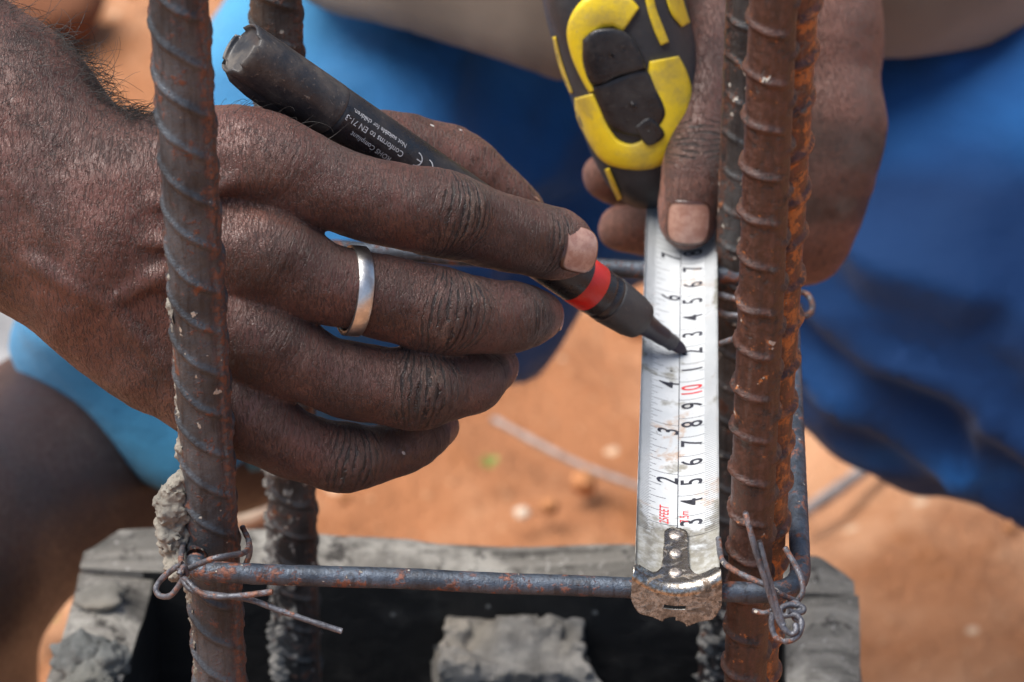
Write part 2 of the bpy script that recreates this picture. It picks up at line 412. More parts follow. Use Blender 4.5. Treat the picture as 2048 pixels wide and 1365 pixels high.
    h = m.math('SUBTRACT', h, m.math('MULTIPLY', cre, 1.9)); h = m.math('SUBTRACT', h, m.math('MULTIPLY', cre2, .5))
    h = m.math('SUBTRACT', h, m.math('MULTIPLY', m.ramp(lin, .50, .64), .60))
    h = m.math('ADD', h, m.math('MULTIPLY', n4, .12))
    return m.set(c, m.ramp(n2, .3, .7, .36, .52), 0, m.bump(h, .00050, 1.),
                 Subsurface_Weight=.08, Subsurface_Scale=.002, Sheen_Weight=.06, Sheen_Roughness=.4)
MAT_SKIN = skin()
def nail_mat():
    m = M('fingernail', .25); n = m.noise(1, 4, .6, .3, co=m.map((300, 300, 300))); n2 = m.noise(900, 3)
    e = m.attr('edge')
    c = m.mix(m.ramp(n, .35, .7), (.32, .17, .13), (.45, .28, .22))
    c = m.mix(m.ramp(n2, .66, .74, 0, .5), c, (.12, .06, .04))
    c = m.mix(m.ramp(e, .80, .93), c, (.05, .022, .016))
    return m.set(c, .26, 0, m.bump(n2, .00006))
MAT_NAIL = nail_mat()
MAT_HAIR = plain('arm_hair', (.012, .009, .008), .5)

def cloth(name, a, b, sc=9, stretch=(1, 1, 1), bump=.002):
    m = M(name, .75, spec=.25); n = m.noise(1, 3, .5, .4, co=m.map(tuple(sc*x for x in stretch))); n2 = m.noise(900, 3)
    m.b.inputs['Sheen Weight'].default_value = .15
    c = m.mix(m.ramp(n, .35, .65), a, b)
    return m, c, n2
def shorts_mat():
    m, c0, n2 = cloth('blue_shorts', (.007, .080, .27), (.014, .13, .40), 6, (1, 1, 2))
    sx = m.attr('light_blue')
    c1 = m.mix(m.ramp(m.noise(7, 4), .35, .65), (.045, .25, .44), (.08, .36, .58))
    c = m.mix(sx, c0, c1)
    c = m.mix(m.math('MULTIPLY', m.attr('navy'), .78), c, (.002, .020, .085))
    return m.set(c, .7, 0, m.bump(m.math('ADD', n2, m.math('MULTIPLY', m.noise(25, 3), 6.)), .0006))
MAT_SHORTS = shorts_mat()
def shirt_mat():
    m, c, n2 = cloth('brown_shirt', (.150, .118, .090), (.25, .20, .152), 12)
    return m.set(c, .85, 0, m.bump(n2, .0005))
MAT_SHIRT = shirt_mat()

def dusty_plastic(name, col, dust=.4, rough=.4):
    m = M(name, rough); n = m.noise(70, 6, .7); n2 = m.noise(800, 4, .7); sc = m.noise(1, 5, .7, .8, co=m.map((90, 1400, 500), (.3, .2, .6)))
    c = m.mix(m.ramp(n, .42, .70, 0, dust), col, (.135, .115, .095))
    c = m.mix(m.ramp(n2, .60, .72, 0, dust), c, (.26, .21, .16))
    c = m.mix(m.ramp(sc, .64, .70, 0, dust*.8), c, (.30, .26, .22))
    return m.set(c, m.ramp(n, .4, .65, rough, rough+.28), 0, m.bump(m.math('ADD', n2, sc), .00012))
MAT_CAP = dusty_plastic('marker_cap_plastic', (.021, .022, .026), .52, .30)
MAT_BARREL = dusty_plastic('marker_barrel_plastic', (.012, .013, .017), .22, .24)
MAT_GRIP = dusty_plastic('marker_grip_plastic', (.032, .033, .036), .32, .42)
MAT_RED = dusty_plastic('marker_red_band', (.55, .018, .014), .28, .3)
MAT_NECK = dusty_plastic('marker_neck_inked', (.016, .012, .020), .1, .28)
MAT_NIB = dusty_plastic('marker_felt_nib', (.022, .012, .022), .05, .7)
MAT_PRINT_W = plain('white_print', (.55, .56, .57), .6)
MAT_RING = plain('silver_ring_metal', (.60, .59, .57), .36, 1.0, .14, 500, .00012)
MAT_YEL = dusty_plastic('yellow_plastic', (.70, .51, .015), .5, .4)
MAT_CASE = dusty_plastic('black_rubber', (.022, .024, .029), .16, .45)
MAT_BUTTON = dusty_plastic('black_glossy_button', (.010, .010, .012), .18, .25)

def blade_mat():
    m = M('tape_blade_enamel', .38); n = m.noise(45, 5, .65); n2 = m.noise(420, 5, .7)
    t = m.attr('tpos'); e = m.attr('epos')
    c = m.mix(m.ramp(n, .35, .7), (.46, .485, .50), (.55, .57, .58))
    st = m.math('MULTIPLY', m.ramp(m.noise(34, 5, .7, 1.2), .56, .66), .65)       # brown stains
    c = m.mix(m.math('MULTIPLY', st, m.ramp(n2, .3, .6)), c, (.40, .24, .13))
    g = m.math('ADD', m.ramp(t, .040, .020), m.math('MULTIPLY', m.ramp(e, .75, 1.0), .35))   # worn grey near the hook and edges
    c = m.mix(m.math('MULTIPLY', m.ramp(m.math('ADD', g, m.math('MULTIPLY', m.math('SUBTRACT', n, .5), 4.2)), .45, .80), m.ramp(n2, .3, .6, .55, .95)), c, m.mix(m.ramp(n, .4, .6), (.11, .10, .08), (.24, .23, .19)))
    c = m.mix(m.ramp(n2, .66, .72, 0, .7), c, (.10, .08, .06))
    return m.set(c, .40, 0, m.bump(n2, .00006))
MAT_BLADE = blade_mat()
MAT_INK = plain('black_scale_print', (.018, .019, .030), .6)
MAT_INKR = plain('red_scale_print', (.55, .03, .035), .6)
def hook_mat():
    m = M('worn_nickel_steel', .3, 1.0); n = m.noise(110, 7, .72, 1.2); n2 = m.noise(900, 4, .7); f = m.attr('front')
    r = m.ramp(m.math('ADD', m.math('MULTIPLY', f, .06),   n), .56, .66)
    c = m.mix(m.ramp(n2, .40, .62), (.46, .44, .40), (.17, .15, .125))
    ru = m.mix(m.ramp(m.noise(420, 4, .7), .42, .56), (.050, .038, .028), (.135, .092, .062))
    c = m.mix(r, c, ru)
    c = m.mix(m.math('MULTIPLY', f, m.ramp(n, .35, .58, .75, .15)), c, (.060, .054, .046))
    return m.set(c, m.math('ADD', m.math('MULTIPLY', r, .45), m.ramp(n2, .3, .7, .2, .42)), m.math('MULTIPLY', m.math('SUBTRACT', 1.0, m.math('MULTIPLY', r, .95)), m.math('SUBTRACT', 1.0, m.math('MULTIPLY', f, .45))), m.bump(m.math('ADD', n2, m.math('MULTIPLY', r, .4)), .00010))
MAT_HOOK = hook_mat()
MAT_RIVET = plain('rivet_metal', (.48, .43, .39), .34, .95, .4, 1400, .0003)
# ------------------------------------------------------------------ ground
def build_ground():
    def ax(lo, hi, c):
        a = list(np.arange(-1.6, 1.61, .02)); s = .02; x = 1.6; 
        while x < 900: s *= 1.25; x += s; a.append(x); a.insert(0, -x)
        return np.array(a)+c
    xs = ax(0, 0, 0.); ys = ax(0, 0, 1.9)
    X, Y = np.meshgrid(xs, ys, indexing='ij'); P = np.stack([X.ravel(), Y.ravel(), X.ravel()*0], 1)
    near = np.exp(-((P[:, 0]/3)**2+((P[:, 1]-2)/3)**2))
    P[:, 2] = (fbm(P*np.array([2.2, 2.2, 1]), 3, 3)*.035+fbm(P*14, 4, 5)*.010)*near - .012
    o = mesh_obj('ground', P, grid_faces(len(xs), len(ys)), MAT_GROUND); tag(o, kind='structure')
build_ground()
def lump(c, r, seed=0, amp=.25, fr=2., n=3, sq=(1, 1, 1)):
    bm = bmesh.new(); bmesh.ops.create_icosphere(bm, subdivisions=n, radius=1); V = np.array([v.co[:] for v in bm.verts]); F = [[v.index for v in f.verts] for f in bm.faces]; bm.free()
    d = 1+amp*fbm(V*fr+seed*5.1, 4, seed); V = V*d[:, None]*np.array(sq)*r+np.array(c); return V, F
def scatter():
    mb = MB(); R = np.random.RandomState(5)
    for i in range(500):
        x = R.uniform(-1.3, 1.3); y = R.uniform(1.1, 4.2); r = .004*(1+abs(R.randn()))*(1+.6*(y > 2.5))
        V, F = lump((x, y, r*.3), r, i, .35, 1.5, 1); mb.add(V, F)
    tag(mb.build('soil_crumbs', MAT_CLOD), kind='stuff')
scatter()
def ground_pt(px, py): return Wz(px, py, 0.0)
def thing_lump(name, px, py, r, mat, label, cat, seed, sq=(1, 1, .7), z=0., **k):
    p = ground_pt(px, py) if z == 0. else Wz(px, py, z); V, F = lump(p+np.array([0, 0, r*.25]), r, seed, .22, 1.6, 3, sq)
    return tag(mesh_obj(name, V, F, mat, origin=p), label, cat, **k)
thing_lump('pebble', 1044, 1030, .005, MAT_STONE, 'small pale pebble on the orange earth right of the hand', 'stone', 3)
thing_lump('pebble', 506, 1010, .020, MAT_STONE, 'pale yellowish stone on the earth seen between the two left bars', 'stone', 4)
thing_lump('pebble', 8, 725, .045, plain('grey_stone', (.24, .24, .245), .8, sc=30, bump=.002), 'light grey stone at the left edge beside the blue shorts', 'stone', 9)
thing_lump('earth_clod', 120, 40, .045, plain('dark_clod', (.14, .05, .02), .95), 'dark brown clod of earth left of the tall front bar', 'clod', 6)
def weed(px, py, label, s):
    p = ground_pt(px, py); mb = MB(); R = np.random.RandomState(int(px))
    for i in range(9):
        a = R.uniform(0, 6.28); L = s*R.uniform(.6, 1.1); d = np.array([math.cos(a), math.sin(a), 0]); u = np.array([0, 0, 1.]); sd_ = np.array([-d[1], d[0], 0])
        V = []
        for t in np.linspace(0, 1, 5):
            c = p+d*L*t*.8+u*(L*.75*math.sin(t*2.0)); wd = .22*L*math.sin(math.pi*(t*.92+.04)); V += [c-sd_*wd, c+sd_*wd]
        mb.add(V, [(2*k, 2*k+1, 2*k+3, 2*k+2) for k in range(4)])
    tag(mb.build('weed', MAT_LEAF, origin=p), label, 'weed')
weed(78, 1262, 'small yellow-green weed at lower left below the bare leg', .020)
weed(978, 938, 'tiny green sprout on bare earth below the right-hand fingers', .010)
def streak(pts, r, label, seed):  # thin grey tube for a faint diagonal line on the earth
    P = np.array([Wz(x, y, .006) for x, y in pts]); P = catmull(P, 8); V, F = tube(P, r, 8, bump=.2, seed=seed)
    tag(mesh_obj('streak', V, F, MAT_STREAK, origin=P[0]), label, 'streak')
streak([(985, 838), (1080, 890), (1170, 935), (1290, 980), (1400, 1040)], .0022, 'thin grey stick lying on the earth between the knees', 1)
streak([(1790, 905), (1730, 940), (1660, 990), (1600, 1030)], .0045, 'short grey stick on the earth right of the stirrup corner', 2)

# ------------------------------------------------------------------ formwork box around the column
ZR = .461
BL, BR = Wz(184, 1044, ZR), Wz(1708, 1096, ZR)          # outer back corners
YW = math.atan2(BR[1]-BL[1], BR[0]-BL[0])
ex = np.array([math.cos(YW), math.sin(YW), 0]); ey = np.array([-math.sin(YW), math.cos(YW), 0])
WID = np.dot(BR-BL, ex); TH = .027; DEP = .29
form = empty('column_formwork', (BL[0], BL[1], 0), 'grey cement-splashed wooden formwork box around the foot of the rebar cage', 'formwork')
def board(u0, u1, v0, v1, seed, grain='u'):
    """plank standing on the ground: u along ex, v towards the viewer"""
    nu = max(int((u1-u0)/.012), 3); nv = max(int((v1-v0)/.008), 3); nz = 34; base = BL*np.array([1, 1, 0]); R = []
    def wpt(u, v, z): return base+ex*u-ey*v+np.array([0, 0, z])
    V = []; F = []
    def side(A, B, C, na, nb):
        off = len(V); A, B, C = map(np.array, (A, B, C))
        for i in range(na+1):
            for j in range(nb+1): V.append(A+(B-A)*i/na+(C-A)*j/nb)
        for i in range(na):
            for j in range(nb):
                a = off+i*(nb+1)+j; F.append((a, a+nb+1, a+nb+2, a+1))
    z1 = ZR
    side(wpt(u0, v0, 0), wpt(u0, v0, z1), wpt(u1, v0, 0), nz, nu); side(wpt(u0, v1, 0), wpt(u1, v1, 0), wpt(u0, v1, z1), nu, nz)
    side(wpt(u0, v0, 0), wpt(u0, v1, 0), wpt(u0, v0, z1), nv, nz); side(wpt(u1, v0, 0), wpt(u1, v0, z1), wpt(u1, v1, 0), nz, nv)
    side(wpt(u0, v0, z1), wpt(u0, v1, z1), wpt(u1, v0, z1), nv, nu)
    V = np.array(V); clean = V.copy(); d = fbm(V*np.array([30, 30, 30]), 4, seed)*.0016
    V[:, 0] += d; V[:, 1] += fbm(V*35+9, 3, seed)*.0012; top = V[:, 2] > .3; V[:, 2] += top*fbm(V*22+3, 4, seed+2)*.0028
    if v0 == 0 and u0 == 0:                                  # the two outer back corners are knocked off
        for cu in (0, WID):
            dd = np.abs((V-base)@ex-cu)+np.abs((V-base)@ey); k = np.clip(1-dd/.016, 0, 1)*top; V[:, 2] -= .010*k; V[:, 1] -= .006*k; V += np.outer(k*.007*(1 if cu == 0 else -1), ex)
    # worn, rounded corners on the top edge
    L = np.stack([np.dot(V-base, ex), -np.dot(V-base, ey)], 1); m = np.minimum(np.minimum(L[:, 0]-u0, u1-L[:, 0]), np.minimum(L[:, 1]-v0, v1-L[:, 1]))
    V[:, 2] -= np.where(top & (V[:, 2] > z1-.01), .004*np.exp(-np.maximum(m, 0)/.003), 0)
    return V, F, clean
def add_board(args, seed):
    V, F, V0 = board(*args, seed); V = np.array(V)
    # faces towards the inside get a near-black colour for the shade down there
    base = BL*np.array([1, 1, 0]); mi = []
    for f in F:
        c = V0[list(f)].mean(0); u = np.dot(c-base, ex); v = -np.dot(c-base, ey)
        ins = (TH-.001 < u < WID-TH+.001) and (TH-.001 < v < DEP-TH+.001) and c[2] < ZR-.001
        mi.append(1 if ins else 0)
    mesh_obj('board', V, F, None, form, smooth=True, mats=[MAT_WOOD, MAT_INNER_SHADE], midx=mi)
add_board((0, WID, 0, TH), 1)
add_board((0, TH, TH+.001, DEP), 2)
add_board((WID-TH, WID, TH+.001, DEP), 3)
add_board((TH+.001, WID-TH-.001, DEP-TH, DEP), 4)
# mortar lump on the left board
p = Wz(168, 1318, ZR+.008); mb = MB()
for (dx, dy, dz, r, s) in ((0, 0, 0, .0105, 1), (.009, -.004, .002, .008, 2), (-.006, .005, -.002, .007, 3), (.003, -.011, -.003, .010, 4)):
    V, F = lump(p+np.array([dx, dy, dz]), r, s, .3, 2.2, 4, (1, 1, .8)); mb.add(V, F)
tag(mb.build('mortar_lump', MAT_MORTAR_DARK, origin=p), 'dark grey mortar lump sitting on the left board of the formwork', 'mortar')
p = Wz(205, 1195, ZR+.001); V, F = lump(p, .008, 21, .3, 2, 3, (1.2, 1, .35))
tag(mesh_obj('mortar_lump', V, F, MAT_MORTAR, origin=p), 'small flat splash of pale mortar on top of the left board', 'mortar')
# broken block coated in mortar standing inside the form
def blockthing():
    a = Wz(1028, 1290, ZR-.022); F_ = Field((a[0]-.05, a[1]-.05, a[2]-.06), (a[0]+.05, a[1]+.05, a[2]+.03), .0012)
    sl, X, Y, Z = F_.sub(F_.lo, F_.lo+F_.n*F_.h); X = X-a[0]; Y = Y-a[1]; Z = Z-a[2]
    q = [abs(X)-.027, abs(Y)-.020, abs(Z+.03)-.032]; d = np.sqrt(sum(np.maximum(t, 0)**2 for t in q))+np.minimum(np.maximum(np.maximum(q[0], q[1]), q[2]), 0)-.003
    G = np.stack(np.meshgrid(*[F_.lo[i]+F_.h*np.arange(F_.n[i]) for i in range(3)], indexing='ij'), -1).reshape(-1, 3)
    nz = fbm(G*55, 5, 8, .55).reshape(F_.F.shape); F_.F[:] = d-nz*.0055
    V, Q = F_.mesh(1)
    e = empty('mortared_block', (a[0], a[1], a[2]-.4), 'broken concrete block coated in grey mortar inside the dark formwork', 'block')
    mesh_obj('block_head', V, Q, MAT_BLOCK, e)
    v, f = box((a[0], a[1], (a[2]-.058)/2), .052, .038, a[2]-.060); mesh_obj('block_base', v, f, MAT_BLOCK, e, smooth=False)
blockthing()

# ------------------------------------------------------------------ rebar
def rebar(p_top, p_bot, R, pitch, slope, thL, mat, label, ribh=.0011, phase=0, ribw=.0013, lh=.0011, lw=.0016, seed=0, zf=(.40, .90), stripw=.5):
    p_top, p_bot = np.array(p_top), np.array(p_bot); ax = (p_top-p_bot); ax /= ax[2]       # per unit z
    z0, z1 = .012, 1.0
    zs = np.unique(np.concatenate([np.arange(z0, zf[0], .012), np.arange(zf[0], zf[1], .0007), np.arange(zf[1], z1, .012), [z1]]))
    nt = 84; th = np.arange(nt)*2*math.pi/nt - math.pi
    foot = p_bot+ax*(z0-p_bot[2]); T = ax/np.linalg.norm(ax)
    e1 = np.array([0, -1, 0.]); e1 -= T*np.dot(e1, T); e1 /= np.linalg.norm(e1); e2 = np.array([1., 0, 0]); e2 -= T*np.dot(e2, T)+e1*np.dot(e2, e1); e2 /= np.linalg.norm(e2)
    Z, TH_ = np.meshgrid(zs, th, indexing='ij')
    def wrap(a): return (a+math.pi) % (2*math.pi)-math.pi
    r = np.full(Z.shape, R)
    strip = np.zeros(Z.shape)
    for k in (0, 1):
        d = wrap(TH_-thL-k*math.pi)*R
        r += lh*1/(1+np.exp((np.abs(d)-lw)/.00014))
        strip = np.maximum(strip, np.exp(-(d/(lw*1.6))**4))
    for k in (0, 1):                                       # crescent ribs on both halves
        c = thL-math.pi/2+k*math.pi; a = wrap(TH_-c)        # -pi/2..pi/2 inside this half
        ins = np.abs(a) < math.pi/2
        s = Z+slope*R*a*(1 if k == 0 else -1)+phase+k*pitch*.5
        ph = (s/pitch); dd = (ph-np.round(ph))*pitch
        jit = vnoise(np.stack([np.round(ph).ravel()*3.3, TH_.ravel()*1.2, Z.ravel()*0+k], 1), seed).reshape(Z.shape)
        prof = 1/(1+np.exp((np.abs(dd+jit*.0005)-ribw*.62)/.00022))
        r += np.where(ins, ribh*(1+.25*jit)*prof*np.clip(np.cos(a)*1.9, 0, 1)**.8, 0)
    P3 = np.stack([TH_.ravel()*R*900, Z.ravel()*900, Z.ravel()*0+seed], 1)
    r += (fbm(P3*.35, 3, seed)*.00013+vnoise(P3*1.3, seed+4)*.00006).reshape(Z.shape)
    base = foot[None, None]+ax[None, None]*(Z-z0)[..., None]
    V = base+r[..., None]*(np.cos(TH_)[..., None]*e1+np.sin(TH_)[..., None]*e2)
    V = V.reshape(-1, 3); n = len(zs); F = grid_faces(n, nt, cv=True)
    top = len(V); V = np.vstack([V, base[-1, 0]])
    root = empty('rebar', foot, label, 'rebar', 'vertical rebars of the column cage')
    st = np.r_[strip.ravel(), 0]
    F = [tuple(q) for q in F]+[(top, (n-1)*nt+i, (n-1)*nt+(i+1) % nt) for i in range(nt)]
    mesh_obj('bar', V, F, mat, root, attrs={'strip': st})
    def at(z, a, rr): return foot+ax*(z-z0)+rr*(math.cos(a)*e1+math.sin(a)*e2)
    return root, at
FLb, at_FL = rebar(Wy(357, 0, .722), Wy(441, 1365, .722), .0075, .0139, .72, math.radians(66), MAT_REBAR_L,
    'thick grey rebar with slanting ribs in front of the wrist, mortar on its left side', ribh=.00115, ribw=.0016, lh=.0009, lw=.0021, phase=.0035, seed=1)
FRb, at_FR = rebar(Wy(1547, 0, .715), Wy(1490, 1365, .715), .0064, .0143, .16, math.radians(38), MAT_REBAR_R,
    'dark brown rusty rebar standing just right of the tape hook', ribh=.0013, ribw=.0012, lh=.0007, lw=.0026, phase=.004, seed=2)
FR2, at_FR2 = rebar(Wy(1591, 0, .7268), Wy(1514, 1365, .7268), .0061, .0141, .35, math.radians(-38), MAT_REBAR_R2,
    'orange rusted rebar lapped against the right side of the dark brown one', ribh=.0014, ribw=.0018, phase=.001, lh=.0008, seed=3)
BRb, at_BR = rebar(Wy(1502, 0, .885), Wy(1440, 1365, .885), .0071, .014, .3, math.radians(100), MAT_REBAR_B,
    'blurred dark brown rebar behind the measuring tape, left of the rusty pair', seed=4)
BLb, at_BL = rebar(Wy(552, 0, .882), Wy(597, 1365, .882), .0083, .014, .45, math.radians(60), MAT_REBAR_B,
    'dark rebar behind the marker tail and the little finger, orange stripe near its top', seed=5)

# mortar crust along the left flank of the front-left bar
def zat(py, y): return Wy(440, py, y)[2]
def crust(root, at, R, z0, z1, a0, a1, thick, seed, name='mortar_crust', thr=.0, mat=None):
    nz = int((z1-z0)/.0006); na = 40; zs = np.linspace(z0, z1, nz); aa = np.linspace(a0, a1, na)
    Z, A = np.meshgrid(zs, aa, indexing='ij'); P = np.stack([Z.ravel()*260, A.ravel()*2.4, Z.ravel()*0], 1)
    n = fbm(P, 5, seed, .6).reshape(Z.shape); e = np.minimum((A-a0)/(a1-a0), (a1-A)/(a1-a0))*2
    ez = np.clip(np.minimum(Z-z0, z1-Z)/.012, 0, 1)
    r = R-.0005+thick*np.clip(n-thr+.55*np.clip(e*1.6, 0, 1)*ez-.25, 0, 2)
    V = np.array([at(z, a, q) for z, a, q in zip(Z.ravel(), A.ravel(), r.ravel())])
    mesh_obj(name, V, grid_faces(nz, na), mat or MAT_MORTAR, root)
crust(FLb, at_FL, .0075, zat(1400, .722), zat(480, .722), -2.3, -1.0, .0015, 3)
crust(BLb, at_BL, .0083, Wy(590, 1400, .882)[2], Wy(590, 900, .882)[2], -2.4, .1, .0026, 5, mat=MAT_BLOCK)
crust(BRb, at_BR, .0071, Wy(1415, 1400, .885)[2], Wy(1415, 1180, .885)[2], -2.4, .3, .0030, 9, mat=MAT_BLOCK)
def clump():
    c = [(372, 930, 12, .722), (355, 975, 22, .721), (345, 1020, 32, .7205), (342, 1065, 30, .7195), (352, 1110, 26, .718), (362, 1140, 20, .712), (348, 1150, 14, .710)]
    P = [Wy(x, y, q) for x, y, r, q in c]; lo = np.min(P, 0)-.01; hi = np.max(P, 0)+.012; F_ = Field(lo, hi, .00045)
    for i in range(len(c)-1): F_.cone(P[i], P[i+1], c[i][2]/6900., c[i+1][2]/6900., .002)
    G = np.stack(np.meshgrid(*[F_.lo[i]+F_.h*np.arange(F_.n[i]) for i in range(3)], indexing='ij'), -1).reshape(-1, 3)
    n = (fbm(G*420, 4, 4, .6)*.0011+fbm(G*130, 2, 6)*.0012).reshape(F_.F.shape); F_.F -= n.astype(np.float32)
    V, Q = F_.mesh(0); mesh_obj('mortar_clump', V, Q, MAT_MORTAR, FLb)
clump()

# ------------------------------------------------------------------ stirrup
ZS = .62
def stirrup():
    c = [Wz(388, 1143, ZS+.003), Wz(1603, 1190, ZS-.001), Wz(1577, 560, ZS), Wz(505, 486, ZS+.002)]
    P = []; rad = .013
    for i, (a, b, d) in enumerate(((c[3], c[0], c[1]), (c[0], c[1], c[2]), (c[1], c[2], c[3]), (c[2], c[3], c[0]))):
        u = (a-b)/np.linalg.norm(a-b); w_ = (d-b)/np.linalg.norm(d-b); rr = .005 if i == 0 else rad
        for t in np.linspace(0, 1, 9):
            P.append((b+u*rr)*(1-t)**2+2*b*t*(1-t)+(b+w_*rr)*t*t)
    P.append(P[0]); Q = []
    for i in range(len(P)-1):
        n = max(int(np.linalg.norm(P[i+1]-P[i])/.002), 1)
        for t in np.arange(n)/n: Q.append(P[i]*(1-t)+P[i+1]*t)
    Q = np.array(Q); d = fbm(Q*np.array([40, 40, 40]), 2, 5)*.0004; Q[:, 2] += d
    V, F = tube(Q, .0031, 18, bump=.025)
    root = empty('stirrup', c[0], 'thin round steel stirrup bent round the cage, the measuring tape hooked on its front side', 'stirrup')
    mesh_obj('bent_bar', V, F, MAT_STIRRUP, root)
    # saw-cut notch mark painted black on top of the bar: small collar
stirrup()

# ------------------------------------------------------------------ tie wires
def wire(strands, label, r=.00088, group=None):
    P0 = W(*strands[0][0][:3]); root = empty('tie_wire', P0, label, 'wire')
    for i, s in enumerate(strands):
        P = catmull(np.array([W(*q) for q in s]), 8); V, F = tube(P, r, 10, bump=.10, seed=i+3)
        mesh_obj('strand', V, F, MAT_WIRE, root)
wire([[(485, 1055, .890), (498, 1085, .884), (490, 1105, .868), (455, 1112, .8600), (425, 1118, .858), (395, 1130, .862), (372, 1138, .866), (362, 1120, .872), (366, 1090, .882)],
      [(497, 1080, .884), (500, 1105, .885), (492, 1128, .888)],
      [(366, 1128, .864), (345, 1140, .866), (322, 1160, .868), (312, 1178, .868), (320, 1192, .867), (340, 1192, .864), (358, 1172, .862), (368, 1158, .860), (380, 1168, .858), (392, 1180, .857), (420, 1193, .856), (480, 1192, .855), (545, 1184, .854)],
      [(362, 1150, .862), (372, 1170, .859), (386, 1182, .858), (430, 1190, .858), (500, 1200, .857), (560, 1222, .856), (625, 1244, .856), (684, 1263, .856)],
      [(352, 1132, .866), (372, 1150, .863), (368, 1134, .861), (358, 1150, .860)]],
     'twisted tie wire at the left stirrup corner, one loose end pointing down right')
wire([[(1437, 1078, .880), (1444, 1120, .868), (1470, 1142, .862), (1500, 1157, .858), (1530, 1170, .856), (1560, 1188, .858), (1590, 1203, .862), (1598, 1212, .864)],
      [(1571, 1098, .872), (1590, 1130, .866), (1603, 1160, .864), (1605, 1185, .863), (1594, 1203, .863), (1580, 1216, .862)],
      [(1490, 1024, .846), (1500, 1060, .845), (1512, 1105, .846), (1530, 1160, .848), (1547, 1215, .851), (1562, 1250, .852), (1580, 1268, .852), (1592, 1262, .852), (1590, 1248, .853)],
      [(1518, 1082, .847), (1528, 1120, .847), (1540, 1165, .849), (1553, 1212, .851), (1566, 1250, .852)],
      [(1546, 1222, .852), (1543, 1250, .852), (1553, 1276, .852), (1575, 1283, .852), (1597, 1270, .853), (1603, 1245, .854), (1590, 1230, .855), (1566, 1232, .856), (1562, 1218, .857), (1580, 1210, .858), (1604, 1214, .858), (1606, 1224, .857), (1590, 1226, .856), (1576, 1222, .855)],
      [(1565, 1222, .858), (1570, 1212, .860), (1590, 1206, .860), (1602, 1217, .858), (1588, 1232, .857), (1598, 1244, .856)],
      [(1505, 1222, .858), (1530, 1226, .857), (1560, 1216, .858)]],
     'tie wire twisted into a small curl at the right front stirrup corner')
wire([[(1400, 578, 1.035), (1440, 590, 1.010), (1475, 598, 1.0), (1540, 600, 1.005), (1600, 585, 1.02), (1622, 600, 1.02), (1622, 625, 1.02), (1600, 632, 1.02), (1597, 608, 1.02)],
      [(1400, 598, 1.03), (1440, 625, 1.01), (1475, 632, 1.0), (1540, 625, 1.0), (1590, 610, 1.02)]],
     'blurred tie wire looped round the back right stirrup corner', .0011)
wire([[(1424, 694, .985), (1450, 684, .97), (1480, 674, .955), (1505, 664, .94)]],
     'single grey wire end poking out left of the rusty rebar beside the tape', .0009)
# ------------------------------------------------------------------ tape blade, print and hook
BC = [Wz(1355, 1050, ZS+.0036), Wz(1362, 480, ZS+.0036)]
bdir = (BC[1]-BC[0]); bdir /= np.linalg.norm(bdir); bside = np.array([bdir[1], -bdir[0], 0]); bside /= np.linalg.norm(bside)
Y0 = Wz(1356, 953, ZS+.0036)[1]-.053                         # where the scale reads zero
PX = 1.06
HW = .0122; SAG = .0040
def bl(x, t, up=0.):
    """blade surface: x across (to the right), t metres along from zero, `up` above the surface"""
    c = BC[0]+bdir*((Y0+t-BC[0][1])/bdir[1]); sag = SAG*(x/HW)**2
    far = max(t-.20, 0)                                     # bends up into the case mouth
    n = np.array([-2*SAG*x/HW**2, 0, 1.]); n /= np.linalg.norm(n)
    return c+bside*x+np.array([0, 0, sag+far*far*1.2])+n[0]*bside*up+np.array([0, 0, n[2]*up])
tape = empty('tape_measure', bl(0, .24), 'yellow and black tape measure in the far hand, white blade pulled to the stirrup', 'tape measure')
SA, SB = Wz(388, 1143, ZS+.003), Wz(1603, 1190, ZS-.001); _x = bl(0, 0)[0]
T0 = SA[1]+(SB[1]-SA[1])*(_x-SA[0])/(SB[0]-SA[0])-.0015-Y0          # the hook's bend, just in front of the stirrup
ts = np.arange(T0+.001, .252, .002); xs = np.linspace(-HW, HW, 25)
V = np.array([bl(x, t) for t in ts for x in xs]); V2 = np.array([bl(x, t, -.00018) for t in ts for x in xs]); n_ = len(V)
F = [list(q) for q in grid_faces(len(ts), len(xs))]; nt_, nx_ = len(ts), len(xs)
F2 = [[i+n_ for i in q][::-1] for q in F]
for i in range(nt_-1): F2 += [[i*nx_, (i+1)*nx_, (i+1)*nx_+n_, i*nx_+n_], [(i+1)*nx_-1, (i+1)*nx_-1+n_, (i+2)*nx_-1+n_, (i+2)*nx_-1]]
edge_n = fbm(V*900, 2, 3)*.0001; V[:, 0] += np.where(np.abs(np.tile(xs, nt_)) > HW*.98, edge_n, 0)
blade = mesh_obj('blade', np.vstack([V, V2]), F+F2, MAT_BLADE, tape,
                 attrs={'tpos': np.tile(np.repeat(ts, nx_), 2), 'epos': np.tile(np.abs(np.tile(xs, nt_))/HW, 2)})
